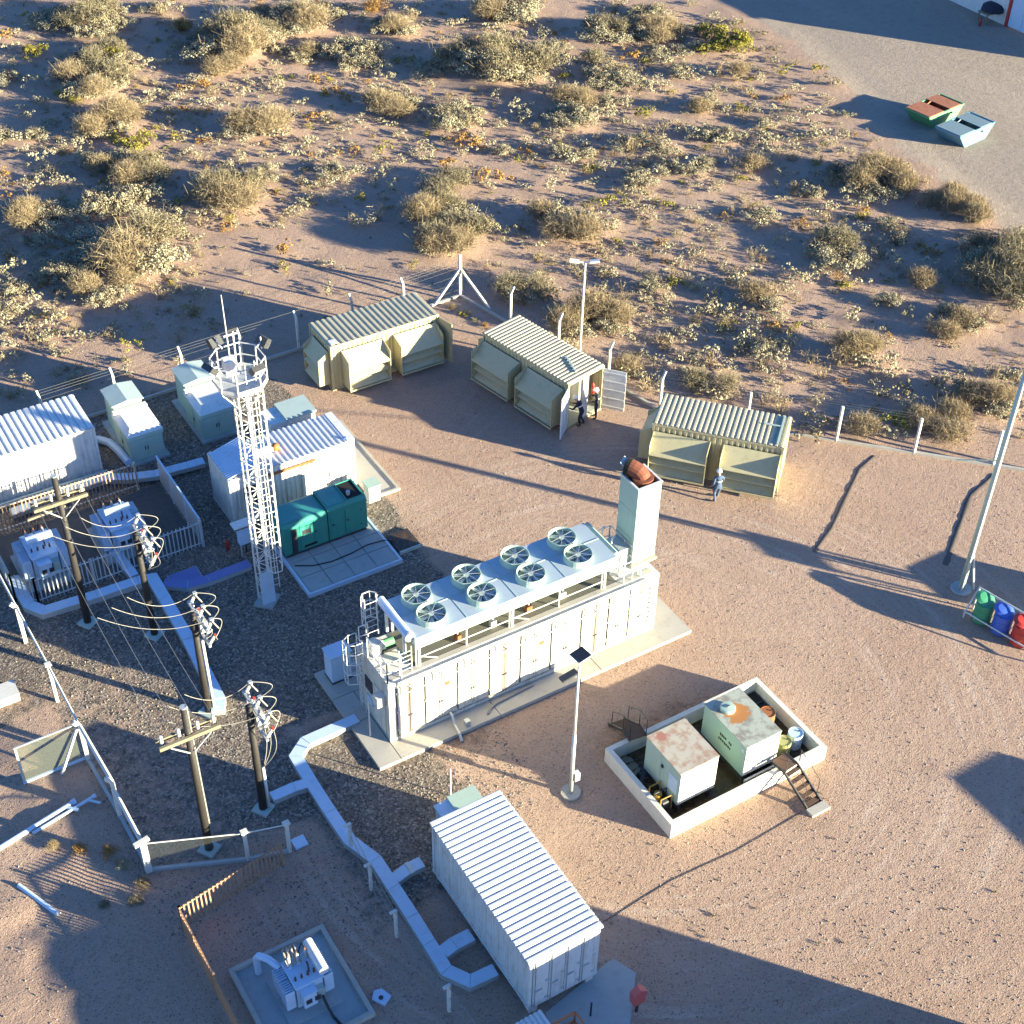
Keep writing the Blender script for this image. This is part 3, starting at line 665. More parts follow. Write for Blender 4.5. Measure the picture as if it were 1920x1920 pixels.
open_door(A_, 6.06, .05, rad(-78), w=1.05, mat=MAT['olive'], n=4)
# B: middle, turned
b0 = g(905, 622, HB+.05); b1 = g(1066, 720, HB+.05)
B_ = thing('ventilated_container', 'olive ventilated container standing with its white end doors swung open', 'container', (b0[0], b0[1], 0), place_box(b0, b1))
container(B_, 6.06, 2.44, HB, MAT['olive'], MAT['olive_roof'], nroof=26, nside=22, openend=True, inner=MAT['concretegrey'])
hood(B_, .1, 2.75, depth=.85); hood(B_, 3.25, 5.8, depth=.85)
end_hood(B_, 6.06, 2.44)
open_door(B_, 6.06, .03, rad(-62), w=1.15); open_door(B_, 6.06, 2.41, rad(28), w=1.15)
ob('inner_wall', MB().box(4.6, 4.64, .12, 2.3, .12, 2.45), MAT['white2'], B_, world=False)
ob('inner_cabinet', MB().box(4.7, 5.3, 1.55, 2.3, .12, 2.0), MAT['white2'], B_, world=False)
ob('inner_column', MB().box(5.86, 6.04, 1.05, 1.4, .12, 2.45), MAT['white2'], B_, world=False)
ob('conduit', MB().bar((4.4, 1.5, HB+.08), (5.6, .95, HB+.08), .08, .05), MAT['sagedark'], B_, world=False)  # bar stands in for a dark shadow line on the roof
def cyl_extinguisher(loc, rz, label):
    e = thing('fire_extinguisher', label, 'extinguisher', loc, rz)
    ob('cylinder', MB().lathe((0,0,0), [(0,0),(.085,0),(.085,.48),(.05,.56),(.03,.6),(0,.6)], 12), MAT['red'], e, world=False, smooth=True)
    ob('valve', MB().box(-.03,.03,-.02,.02,.6,.68), MAT['dark'], e, world=False); ob('hose', MB().tube([(.03,0,.64),(.11,0,.6),(.12,0,.35),(.1,0,.15)], .014), MAT['black'], e, world=False)
    return e
mB = Matrix.Translation(B_.location) @ Matrix.Rotation(B_.rotation_euler[2], 4, 'Z')
e_ = mB @ Vector((5.75, 2.05, 1.0)); cyl_extinguisher(e_, 0.3, 'red fire extinguisher hanging just inside the open container doors')
# C: front right, turned
c0 = g(1224, 792, HB+.05); c1 = g(1476, 840, HB+.05)
C_ = thing('ventilated_container', 'olive ventilated container with closed ends beside the perimeter fence', 'container', (c0[0], c0[1], 0), place_box(c0, c1))
container(C_, 6.06, 2.44, HB, MAT['olive'], MAT['olive_roof'], nroof=24, nside=22)
hood(C_, .08, 2.75, depth=.85); hood(C_, 3.35, 5.98, depth=.85)
end_hood(C_, 6.06, 2.44)
ob('conduit', MB().bar((5.72, .1, HB+.08), (5.72, 2.35, HB+.08), .09, .05).bar((4.9, 1.5, HB+.075), (5.67, 1.5, HB+.075), .09, .05), MAT['sagedark'], C_, world=False)  # crossed bars stand in for the shadow lines on this roof

# ================================================================ white corrugated containers
D_ = thing('white_container', 'long white container with ribbed roof standing on feet beside the cable trays', 'container', (1.10, -12.25, 0), rad(90))
container(D_, 6.25, 2.62, 2.62, MAT['white'], MAT['whiteroof'], nroof=25, nside=40, roofover=.06, ribdepth=.05, sidedepth=.02, z0=.32, roof_duty=.72)
for x, y in ((.05, .1), (.05, 2.25), (3.0, .1), (3.0, 2.25), (5.9, .1), (5.9, 2.25)): ob('foot', MB().box(x, x+.3, y, y+.28, 0, .33), MAT['concretewhite'], D_, world=False)
for k in range(4):
    y = .12+k*.60; dr = ob('door_panel', MB().box(-.02, .035, y, y+.57, .45, 2.80), MAT['white2'], D_, world=False)
    ob('lock_rod', MB().cyl((-.045, y+.5, .42), (-.045, y+.5, 2.84), .018, 6), MAT['galv'], dr, world=False)
    ob('handle', MB().box(-.07, -.02, y+.25, y+.5, 1.25, 1.30), MAT['galv'], dr, world=False)
    for z in (.62, 1.55, 2.55): ob('hinge', MB().box(-.035, -.018, y+.02, y+.12, z, z+.08), MAT['galv'], dr, world=False)

E_ = thing('white_container', 'white site container with corrugated roof and rust-stained front behind the teal generator', 'container', (-.05, 14.75, 0))
container(E_, 6.06, 2.35, 2.6, MAT['white'], MAT['whiteroof'], nroof=24, nside=26, ribdepth=.05, roof_duty=.45)
ob('rain_gutter', MB().box(1.7, 4.1, -.06, -.012, 2.18, 2.30), MAT['rust'], E_, world=False)
ob('door_panel', MB().box(3.4, 4.3, -.03, .0, .2, 2.1), MAT['white2'], E_, world=False)
ob('window', MB().box(4.75, 5.25, -.03, -.008, 1.0, 1.55), MAT['glass'], E_, world=False)
ob('air_unit', MB().box(.62, 1.35, -.42, -.012, 1.35, 2.0), MAT['dark'], E_, world=False)
dct = ob('roof_duct', MB().box(1.0, 2.55, .95, 1.22, 2.66, 2.86), MAT['white2'], E_, world=False); ob('cap', MB().lathe((2.72, 1.08, 2.66), [(0, 0), (.17, 0), (.17, .2), (0, .24)], 14), MAT['orange'], dct, world=False, smooth=True)
ob('roof_cap_strip', MB().box(5.72, 6.08, .0, 2.35, 2.652, 2.675), MAT['white2'], E_, world=False)
ob('roof_vent', MB().box(5.62, 5.74, .12, .24, 2.68, 2.76), MAT['bluebin'], E_, world=False)
# lean-to: warped roof sheet propped over the left end
lt = MB(); lt.corr((.02, .05, 2.64), (0, 2.2, 0), (1.55, 0, .42), (-.26, 0, 1), 16, .03); ob('canopy_sheet', lt, MAT['bluewhite'], E_, world=False)
for y in (.08, 2.2): ob('canopy_prop', MB().bar((1.5, y, 2.6), (1.5, y, 3.04), .05), MAT['steelwhite'], E_, world=False)
es = structure(ob('concrete_slab', MB().box(6.06, 7.5, 13.45, 19.5, -.1, .06), MAT['concrete']))
for a in ((6.06,7.55,13.40,13.52),(7.42,7.55,13.52,19.5)): ob('kerb_edge', MB().box(*a, .0, .12), MAT['concrete'], es, world=False)

F_ = thing('white_container', 'white container with a ribbed roof between the brown bar fence and a kiosk', 'container', (-3.72-7.2, 21.35, 0))
container(F_, 7.2, 2.95, 2.55, MAT['white'], MAT['whiteroof'], nroof=24, nside=30, ribdepth=.05, sidedepth=.03, z0=.1, roof_duty=.6)
ob('skid', MB().box(.0, 7.2, -.1, .04, .0, .11).box(0, 7.2, 2.9, 3.0, 0, .11), MAT['sagedark'], F_, world=False)
# white block behind E
N_ = thing('equipment_cabinet', 'tall white cabinet with a grey-green lid behind the white site container', 'cabinet', (3.4, 18.3, 0))
ob('body', MB().box(3.35, 5.55, 17.9, 19.15, 0, 2.35), MAT['white2'], N_); ob('lid', MB().prism([(4.1,17.84),(5.62,17.84),(5.62,19.25),(4.1,19.25)], 2.352, 2.46), MAT['sagedark'], N_)
ob('door_panel', MB().box(3.6, 5.3, 17.875, 17.9, .25, 2.1), MAT['white2'], N_)

# ================================================================ kiosks
def kiosk(x0, label):
    k = thing('transformer_kiosk', label, 'kiosk', (x0, 21.3, 0)); w = 1.6
    ob('plinth', MB().box(x0-.15, x0+w+.15, 21.1, 25.1, -.05, .12), MAT['concretegrey'], k)
    ob('rear_housing', MB().box(x0+.12, x0+w-.12, 23.45, 24.9, .12, 1.95), MAT['sage'], k)
    ob('rear_roof', MB().loft([(x0+.02, 23.38, 1.95), (x0+w-.02, 23.38, 1.95), (x0+w-.02, 23.38, 2.0), (x0+w/2, 23.38, 2.12), (x0+.02, 23.38, 2.0)], (0, 1.62, 0)), MAT['sagedark'], k)
    b = ob('front_housing', MB().box(x0, x0+w, 21.3, 23.45, .12, 1.35), MAT['sage'], k)
    ob('fascia', MB().box(x0-.05, x0+w+.05, 21.24, 23.40, 1.352, 1.56), MAT['sage'], k)
    ob('roof', MB().add([(x0-.06,21.22,1.562),(x0+w+.06,21.22,1.562),(x0+w+.06,23.42,1.562),(x0-.06,23.42,1.562),(x0+.25,21.75,1.72),(x0+w-.25,21.75,1.72),(x0+w-.25,23.42,1.72),(x0+.25,23.42,1.72)],
       [(0,1,5,4),(1,2,6,5),(3,0,4,7),(4,5,6,7),(2,3,7,6),(3,2,1,0)]), MAT['white2'], k)
    ob('roof_band', MB().box(x0-.02, x0+w+.02, 23.1, 23.36, 1.70, 1.80), MAT['white2'], k)
    for i in range(2):
        d = ob('door', MB().box(x0+.06+i*.75, x0+.79+i*.75, 21.275, 21.30, .2, 1.28), MAT['sage'], b); ob('handle', MB().box(x0+.68+i*.12, x0+.72+i*.12, 21.25, 21.275, .65, .85), MAT['dark'], d)
    for yy in (21.5, 22.45): ob('side_door', MB().box(x0-.02, x0, yy, yy+.85, .2, 1.28), MAT['sage'], b)
    ob('lock', MB().box(x0-.045, x0-.02, 22.28, 22.36, .62, .8), MAT['dark'], b); ob('side_hinge_rail', MB().box(x0-.035, x0, 21.4, 23.4, 1.29, 1.33), MAT['white2'], b)
    return k
kiosk(-2.32, 'pale green steel kiosk between the blue-roofed white container and its twin kiosk')
kiosk(1.22, 'pale green steel kiosk standing right behind the lattice tower')

# ================================================================ teal generator
T_ = thing('teal_generator', 'teal enclosed generator set on a tiled concrete slab beside the lattice tower', 'generator', (.95, 11.45, .2))
x0, x1, y0, y1, zb, zt = .95, 4.9, 11.45, 12.95, .38, 2.0
ob('base_frame', MB().box(x0+.05, x1-.05, y0+.05, y1-.05, .22, zb), MAT['dark'], T_)
bd = ob('enclosure', MB().loft([(x0,y0,zb),(x0,y1,zb),(x0,y1,zt-.03),(x0,y1-.12,zt),(x0,y0+.12,zt),(x0,y0,zt-.12)], (2.05,0,0)), MAT['teal'], T_)
b2 = ob('radiator_housing', MB().loft([(x0+2.1,y0,zb),(x0+2.1,y1,zb),(x0+2.1,y1,zt+.08),(x0+2.1,y1-.12,zt+.11),(x0+2.1,y0+.12,zt+.11),(x0+2.1,y0,zt-.02)], (x1-x0-2.1,0,0)), MAT['teal'], T_)
ob('roof_panel', MB().box(x0+.05, x0+1.98, y0+.16, y1-.16, zt+.001, zt+.02), MAT['tealtop'], bd); ob('roof_panel', MB().box(x0+2.16, x1-.95, y0+.16, y1-.16, zt+.111, zt+.13), MAT['tealtop'], b2)
ob('joint', MB().box(x0+2.05, x0+2.1, y0+.03, y1-.03, zb, zt-.05), MAT['dark'], T_)
op = ob('exhaust_opening', MB().box(x1-.85, x1-.08, y0+.14, y1-.14, zt+.112, zt+.118), MAT['soot'], b2); ob('silencer', MB().cyl((x1-.62, y0+.5, zt+.12), (x1-.62, y0+.5, zt+.3), .09, 12), MAT['galv'], b2)
for a in ((x1-.87,x1-.83,y0+.12,y1-.12),(x1-.10,x1-.06,y0+.12,y1-.12),(x1-.83,x1-.10,y0+.12,y0+.16),(x1-.83,x1-.10,y1-.16,y1-.12)): ob('opening_rim', MB().box(*a, zt+.11, zt+.16), MAT['teal'], b2)
for xa, xb in ((x0+.75,x0+1.35),(x0+1.4,x0+2.0),(x0+2.2,x0+2.85),(x0+2.9,x0+3.85)):
    d = ob('door', MB().box(xa, xb, y0-.018, y0, zb+.1, zt-.2), MAT['teal'], T_); ob('latch', MB().box(xa+.06, xb-.48 if xb-xa<.9 else xa+.16, y0-.04, y0-.018, 1.15, 1.22), MAT['dark'], d)
ob('control_window', MB().box(x0+.85, x0+1.25, y0-.03, y0-.018, 1.25, 1.48), MAT['dark'], T_); ob('air_grille', MB().box(x0+.9, x0+1.5, y0-.03, y0-.018, .52, .62), MAT['soot'], T_)
ob('cable_channel', MB().box(x0+.36, x0+.58, y0-.07, y0, .42, 1.72), MAT['dark'], T_)
for z in (.7,1.5): ob('lifting_eye', MB().cyl((x1-.3,y0-.03,z),(x1-.3,y0,z),.04,8), MAT['dark'], T_)
sl = structure(ob('generator_slab', MB().box(.86, 5.26, 8.95, 13.4, -.1, .14), MAT['concretegrey']))
for i in range(4):
    for j in range(3):
        xa = .98+i*1.06; ya = 9.08+j*1.02; ob('slab_tile', MB().box(xa, xa+1.02, ya, ya+.98, .141, .185), MAT['concretegrey'], sl, world=False)
for a in ((.84,5.28,8.93,9.03),(.84,.94,9.03,13.4),(5.18,5.28,9.03,13.4)): ob('slab_rim', MB().box(*a, -.05, .21), MAT['bluewhite'], sl, world=False)
dt = thing('drip_tray', 'dark oily drip tray lying beside the generator slab', 'tray', (6,10,0)); ob('tray', MB().box(5.45, 6.5, 9.5, 10.78, 0, .1), MAT['dark'], dt); ob('oil', MB().box(5.55,6.4,9.6,10.68,.101,.11), MAT['oil'], dt); ob('front_lip', MB().box(5.43,6.52,9.42,9.5,0,.16), MAT['sagedark'], dt)
hs = thing('black_hose', 'black hose lying across the generator slab tiles', 'hose'); hs['label'] = 'black hose lying across the generator slab tiles'
ob('hose', MB().tube([(1.1,10.9,.21),(1.8,10.5,.205),(2.6,10.35,.205),(3.6,10.4,.205),(4.4,10.55,.205),(5.1,10.45,.22),(5.6,10.3,.13)], .03), MAT['cabledark'], hs)
sc = thing('meter_cabinet', 'small white cabinet at the corner of the white site container slab', 'cabinet', (6.1,13.2,0)); ob('body', MB().box(5.85,6.4,13.15,13.7,.08,.95), MAT['white2'], sc); ob('lid', MB().box(5.8,6.45,13.1,13.75,.952,1.0), MAT['sage'], sc); ob('door', MB().box(5.9,6.35,13.13,13.15,.15,.88), MAT['white2'], sc)
# grey control boxes by the tower foot
cb = thing('control_box', 'grey control box on two legs between white site container and lattice tower', 'control box', (-.6,13.6,0)); p = g(462,1010,.9)
ob('body', MB().box(p[0]-.35,p[0]+.35,p[1]-.15,p[1]+.15,.75,1.35), MAT['bluewhite'], cb)
for dx in (-.28,.28): ob('leg', MB().box(p[0]+dx-.03,p[0]+dx+.03,p[1]-.03,p[1]+.03,0,.75), MAT['galv'], cb)
ob('canopy', MB().box(p[0]-.5,p[0]+.5,p[1]-.05,p[1]+.45,1.6,1.66), MAT['white2'], cb); ob('canopy_post', MB().box(p[0]-.03,p[0]+.03,p[1]+.16,p[1]+.22,0,1.6), MAT['dark'], cb)
fx = g(428,1030,0); cyl_extinguisher((fx[0],fx[1],0), 1.0, 'red fire extinguisher standing on the ground by the bar fence corner')
# ================================================================ white generator container with roof cooler
def slab(name, boxes, mat, label=None):
    first = structure(ob(name, MB().box(*boxes[0]), mat))
    for b in boxes[1:]: ob('slab_panel', MB().box(*b), mat, first, world=False)
    return first
slab('container_slab', [(-.92, -.03, -.88, 1.58, -.1, .16), (-.92, -.03, 1.61, 3.1, -.1, .165), (-.92, 1.2, 3.13, 4.75, -.1, .16), (0, 4.3, -.88, 3.1, -.1, .162), (4.33, 9.0, -.88, 3.1, -.1, .16), (9.03, 13.48, -.88, 3.1, -.1, .163)], MAT['concrete'])
G_ = thing('generator_container', 'long white generator container on a concrete slab with a row of side doors', 'container', (0, 0, .16))
GZ0, GZ1 = .18, 3.26
ob('skid', MB().box(.03, 12.16, .05, 2.39, .16, .34), MAT['sagedark'], G_)
ob('wall', MB().box(.03, 12.16, .03, .07, .34, GZ1-.1), MAT['cream'], G_); ob('wall', MB().box(.03, 12.16, 2.37, 2.41, .34, GZ1-.1), MAT['cream'], G_)
ob('wall', MB().box(.03, .07, .07, 2.37, .34, GZ1-.1), MAT['cream'], G_); ob('wall', MB().box(12.12, 12.16, .07, 2.37, .34, GZ1-.1), MAT['cream'], G_)
for x in (0, 12.03):
    for y in (0, 2.28): ob('corner_post', MB().box(x, x+.16, y, y+.16, .17, GZ1), MAT['cream'], G_)
ob('top_rail', MB().box(.16, 12.03, -.005, .14, GZ1-.16, GZ1-.002), MAT['cream'], G_); ob('top_rail', MB().box(.16, 12.03, 2.3, 2.445, GZ1-.16, GZ1-.002), MAT['cream'], G_)
ob('bottom_rail', MB().box(.16, 12.03, -.005, .12, .18, .34), MAT['cream'], G_)
roofG = ob('roof', MB().box(.02, 12.17, .02, 2.42, GZ1-.06, GZ1+.004), MAT['concretewhite'], G_)
MAT['darkroof'] = paint('dark_grey_roof', (.13,.125,.10), .7, .15, dirt=.5, dirtcol=(.06,.05,.04))
ob('dark_roof_panel', MB().box(1.25, 10.4, .42, 2.36, GZ1+.005, GZ1+.03), MAT['darkroof'], roofG)  # flat dark panel laid on the roof beneath the cooler
xs = [.35, 1.55, 2.95, 4.35, 5.75, 7.15, 8.55, 9.75, 10.85]
for i, xa in enumerate(xs):
    w = 1.02 if i in (0, 7, 8) else 1.28
    d = ob('door', MB().box(xa, xa+w, -.012, .03, .42, 2.95), MAT['cream2'], G_)
    for f in (.46, .54): ob('lock_rod', MB().cyl((xa+w*f, -.05, .38), (xa+w*f, -.05, 3.0), .016, 6), MAT['rustdark'] if i % 3 == 0 else MAT['galv'], d)
    ob('handle', MB().box(xa+w*.4, xa+w*.6, -.06, -.03, 1.3, 1.34), MAT['dark'], d)
    ob('door_gap', MB().box(xa-.035, xa-.004, -.004, .031, .42, 2.95), MAT['dark'], d); ob('sill_gap', MB().box(xa, xa+w, -.004, .031, .385, .418), MAT['dark'], d)
    for z in (.7, 1.65, 2.65):
        ob('hinge', MB().box(xa-.04, xa+.05, -.03, -.013, z, z+.09), MAT['galv'], d)
    if i in (1, 4): ob('rust_plate', MB().box(xa+w*.62, xa+w*.8, -.02, -.013, 2.05, 2.25), MAT['rust'], d)
for k in range(8): ob('vent_slot', MB().box(11.72, 11.86, -.02, .0, .75+k*.26, .83+k*.26), MAT['dark'], G_)
# left end: door, window, lamp housing
ed = ob('end_door', MB().box(-.015, .03, .35, 1.25, .38, 2.35), MAT['cream2'], G_); ob('handle', MB().box(-.05, -.015, 1.08, 1.14, 1.2, 1.4), MAT['dark'], ed)
ob('air_unit', MB().box(-.36, .03, .22, .62, 2.05, 2.5), MAT['cream2'], G_); ob('end_window', MB().box(-.012, .03, 1.4, 1.95, 1.5, 2.15), MAT['dark'], G_)
ob('sign_plate', MB().box(-.014, .03, 1.45, 1.9, .8, 1.2), MAT['bluewhite'], G_)
# walkway gutter strip and fold-down guard rail along the front
ob('walkway_strip', MB().box(.2, 12.0, .16, .40, GZ1+.005, GZ1+.035), MAT['concrete'], roofG)
gr = ob('guard_rail', MB().cyl((.45, -.06, GZ1+.02), (11.55, -.06, GZ1+.02), .026, 6), MAT['steelwhite'], G_)
ob('lower_rail', MB().cyl((.45, -.11, GZ1-.62), (11.55, -.11, GZ1-.62), .018, 6), MAT['steelwhite'], gr)
for k in range(9):
    x = .55+k*1.36; ob('rail_post', MB().bar((x, -.06, GZ1+.02), (x, -.11, GZ1-.62), .035), MAT['steelwhite'], gr); ob('rail_brace', MB().bar((x+.02, -.07, GZ1-.02), (x+.5, -.11, GZ1-.60), .022), MAT['steelwhite'], gr)

# cooler bank
K_ = thing('cooler_bank', 'raised grey cooler bank with eight round fans on the white generator container roof', 'cooler', (1.2, .3, GZ1))
KX0, KX1, KY0, KY1, KZ0, KZ1 = 1.32, 10.2, .28, 2.62, 4.40, 4.80
ob('casing', MB().box(KX0+.06, KX1-.06, KY0+.06, KY1-.06, KZ0, KZ1-.03), MAT['sagedark'], K_)
ob('deck', MB().box(KX0, KX1, KY0, KY1, KZ1-.03, KZ1), MAT['deck'], K_)
for z in (KZ0-.16, KZ0+.03, KZ0+.22): ob('side_panel', MB().box(KX0-.012, KX1+.012, KY0-.012, KY0+.05, z, z+.175), MAT['sage'], K_)
ob('rear_panel', MB().box(KX0, KX1, KY1-.055, KY1+.01, KZ0, KZ1-.031), MAT['sage'], K_); ob('end_panel', MB().box(KX1-.06, KX1+.01, KY0+.05, KY1-.055, KZ0, KZ1-.031), MAT['sage'], K_); ob('end_panel', MB().box(KX0-.01, KX0+.06, KY0+.05, KY1-.055, KZ0, KZ1-.031), MAT['sage'], K_)
for k in range(3): ob('deck_seam', MB().box(KX0+.02+2.17*(k+1)-.02, KX0+.02+2.17*(k+1)+.02, KY0+.01, KY1-.01, KZ1, KZ1+.015), MAT['sagedark'], K_)
ob('deck_seam', MB().box(KX0+.02, KX1-.02, 1.52, 1.56, KZ1, KZ1+.016), MAT['sagedark'], K_)
sh0 = bl0 = mt0 = gu0 = None
for j, yy in enumerate((.96, 2.12)):
    for i in range(4):
        c = (2.38+2.155*i, yy, KZ1)
        L = (c[0]-1.2, c[1]-.3, c[2]-GZ1)
        if sh0 is None:
            sh0 = ob('fan_shroud', MB().lathe((0,0,0), [(.60,0),(.575,.05),(.545,.24),(.57,.27),(.545,.272),(.52,.24),(.52,.01),(.30,.012),(0,.012)], 28), MAT['sage'], K_, world=False, smooth=False, loc=L)
            b = MB()
            for q in range(6):
                a = q*math.pi/3; d = V(math.cos(a), math.sin(a), 0); n_ = V(-d[1], d[0], 0)
                b.add([d*.1+n_*.05+V(0,0,.12), d*.49+n_*.15+V(0,0,.15), d*.50-n_*.11+V(0,0,.07), d*.1-n_*.06+V(0,0,.09)], [(0,1,2,3)])
            bl0 = ob('fan_blades', b, MAT['galv'], sh0, world=False); mt0 = ob('motor_hub', MB().cyl((0,0,.05),(0,0,.19),.12,12), MAT['sagedark'], sh0, world=False)
            gm = MB()
            for a in range(4):
                d = V(math.cos(a*math.pi/4), math.sin(a*math.pi/4), 0); gm.bar(-d*.54+V(0,0,.262), d*.54+V(0,0,.262), .016, .01)
            gu0 = ob('fan_guard', gm, MAT['galv'], sh0, world=False)
        else:
            s_ = inst(sh0, K_, L, (0,0,random.uniform(0,1)))
            for q in (bl0, mt0, gu0): inst(q, s_, (0,0,0))
for x in (1.5, 5.52, 9.75):
    for y in (.36, 2.5): ob('leg', MB().box(x-.05, x+.05, y-.05, y+.05, GZ1, KZ0+.02), MAT['galv'], K_)
    ob('leg_stay', MB().cyl((x-.13, .36, GZ1), (x-.13, .36, KZ0+.02), .03, 6), MAT['steelwhite'], K_)
for xa, xb in ((1.5, 5.52), (5.52, 9.75)):
    for z in (GZ1+.42,): ob('tie_rail', MB().cyl((xa, .36, z), (xb, .36, z), .025, 6), MAT['steelwhite'], K_)
    xm = (xa+xb)/2; ob('mid_post', MB().bar((xm, .36, GZ1), (xm, .36, KZ0), .05), MAT['steelwhite'], K_); ob('brace', MB().bar((xa+.05, .36, GZ1+.45), (xa+.75, .36, GZ1+.05), .03), MAT['steelwhite'], K_)
ob('header_pipe', MB().cyl((1.18, .52, 4.83), (1.18, 2.72, 4.83), .17, 16), MAT['bluewhite'], K_, smooth=False); ob('header_pipe', MB().cyl((1.18, .40, 4.83), (1.18, .52, 4.83), .2, 16), MAT['white2'], K_)
ob('header_pipe', MB().cyl((10.35, .5, 4.7), (10.35, 2.6, 4.7), .10, 12), MAT['sage'], K_)
for y in (.9, 2.3): ob('pipe_stub', MB().cyl((1.18, y, 4.66), (1.18, y, GZ1+.3), .07, 8), MAT['white2'], K_)
# roof machinery under the cooler
R_ = thing('silencer', 'long grey silencer drum lying beneath the cooler bank', 'silencer', (5.8, 1.6, GZ1))
ob('drum', MB().cyl((2.6, 1.65, GZ1+.42), (9.0, 1.65, GZ1+.42), .36, 16), MAT['concretegrey'], R_)
for x in (3.2, 5.6, 8.2): ob('saddle', MB().box(x, x+.12, 1.35, 1.95, GZ1+.003, GZ1+.2), MAT['dark'], R_)
for x in (3.9, 7.2): ob('band', MB().cyl((x, 1.65, GZ1+.42), (x+.1, 1.65, GZ1+.42), .375, 16), MAT['rust'], R_)
pm = thing('coolant_pump', 'green coolant pump on the generator container roof beside the header pipe', 'pump', (.95, 1.7, GZ1))
ob('motor', MB().cyl((.75, 1.75, GZ1+.32), (1.15, 1.75, GZ1+.32), .16, 12), MAT['skipgreen'], pm); ob('volute', MB().cyl((.6, 1.75, GZ1+.3), (.74, 1.75, GZ1+.3), .2, 12), MAT['sagedark'], pm); ob('foot_plate', MB().box(.55, 1.2, 1.55, 1.95, GZ1+.004, GZ1+.12), MAT['dark'], pm)
xp = thing('expansion_tank', 'cream expansion tank at the ladder end of the generator container roof', 'tank', (.45, 1.9, GZ1)); ob('tank', MB().lathe((.38, 1.75, GZ1+.1), [(0,0),(.26,0),(.28,.08),(.28,.42),(.24,.5),(0,.52)], 18), MAT['concretewhite'], xp, smooth=False); ob('stand', MB().box(.2, .55, 1.55, 1.95, GZ1+.004, GZ1+.1), MAT['galv'], xp)
for k, x in enumerate((3.35, 4.9, 6.5, 8.05)):
    jb = thing('junction_box', 'small junction box on the generator container roof edge under the cooler', 'junction box', (x, .75, GZ1), 0, 'junction boxes under the cooler'); ob('body', MB().box(x-.12, x+.12, .66, .84, GZ1+.006, GZ1+.34), MAT['white2'] if k % 2 else MAT['rust'], jb); ob('conduit', MB().cyl((x, .75, GZ1+.34), (x, .75, KZ0), .025, 6), MAT['steelwhite'], jb)

# stack
ST = thing('exhaust_stack', 'tall square sage-green exhaust stack on the end of the generator container', 'chimney', (11.45, .88, GZ1))
sx0, sx1, sy0, sy1 = 11.45, 12.55, .88, 2.08
for za, zb in ((GZ1+.005, 4.55), (4.565, 5.85), (5.865, 7.15)):
    for a in ((sx0, sx1, sy0, sy0+.04), (sx0, sx1, sy1-.04, sy1), (sx0, sx0+.04, sy0+.04, sy1-.04), (sx1-.04, sx1, sy0+.04, sy1-.04)): ob('casing_panel', MB().box(*a, za, zb), MAT['sage'], ST)
for a in ((sx0-.03, sx1+.03, sy0-.03, sy0+.05), (sx0-.03, sx1+.03, sy1-.05, sy1+.03), (sx0-.03, sx0+.05, sy0+.05, sy1-.05), (sx1-.05, sx1+.03, sy0+.05, sy1-.05)): ob('top_rim', MB().box(*a, 7.152, 7.21), MAT['white2'], ST)
ob('inner_lid', MB().box(sx0+.04, sx1-.04, sy0+.04, sy1-.04, 6.85, 6.88), MAT['rustdark'], ST)
cxs, cys = 12.02, 1.42
ex = ob('exhaust_pipe', MB().lathe((cxs, cys, 6.88), [(.44, 0), (.44, .20), (.40, .24), (.40, .32), (.44, .34), (.44, .40), (.30, .41)], 20), MAT['exhaust'], ST, smooth=False)
arc = [V(cxs, cys, 7.18), V(cxs-.03, cys+.06, 7.30), V(cxs-.10, cys+.18, 7.42), V(cxs-.20, cys+.34, 7.48), V(cxs-.28, cys+.46, 7.50)]
ob('elbow', MB().tube(arc, .33, 16, cap=False), MAT['exhaust'], ST); ob('mouth', MB().tube([arc[-1]+V(.01, -.02, 0), arc[-1]+V(-.10, .15, .01)], .36, 16), MAT['soot'], ST)
ob('rain_flap', MB().obox(arc[-1]+V(-.16, .22, .22), V(.2, .14, 0), V(-.05, .07, .05), V(0, 0, .02)), MAT['galv'], ST)
ob('base_collar', MB().box(sx0-.10, sx1+.04, sy0-.14, sy0-.002, GZ1+.006, GZ1+.12), MAT['olive'], ST)
ob('flue_box', MB().box(10.55, sx0-.002, 1.05, 1.95, GZ1+.006, GZ1+.9), MAT['galv'], ST)

# ladders and rails
def ladder(parent, p, w, z0, z1, ax, mat, r=.022, step=.3):
    a = V(*ax)
    for s in (-1, 1): ob('stile', MB().cyl((p[0]+s*a[0]*w/2, p[1]+s*a[1]*w/2, z0), (p[0]+s*a[0]*w/2, p[1]+s*a[1]*w/2, z1), r, 6), mat, parent)
    z = z0+.2
    while z < z1-.1:
        ob('rung', MB().cyl((p[0]-a[0]*w/2, p[1]-a[1]*w/2, z), (p[0]+a[0]*w/2, p[1]+a[1]*w/2, z), r*.7, 5), mat, parent); z += step
def cage(parent, p, w, z0, z1, ax, out, mat, n=4, d=.6, bars=4):
    a, o_ = V(*ax), V(*out); pts = [V(*p)+a*w/2*1.2+o_*0, V(*p)+a*w*.62+o_*d*.5, V(*p)+a*w*.3+o_*d, V(*p)-a*w*.3+o_*d, V(*p)-a*w*.62+o_*d*.5, V(*p)-a*w/2*1.2]
    for k in range(n):
        z = z0+(z1-z0)*k/(n-1); ob('hoop', MB().tube([(q[0], q[1], z) for q in pts], .022, 5), mat, parent)
    for q in pts[1:1+bars]: ob('cage_bar', MB().bar((q[0], q[1], z0), (q[0], q[1], z1), .028), mat, parent)
L1 = thing('caged_ladder', 'white caged ladder climbing the end wall of the generator container', 'ladder', (-.12, 2.05, .16))
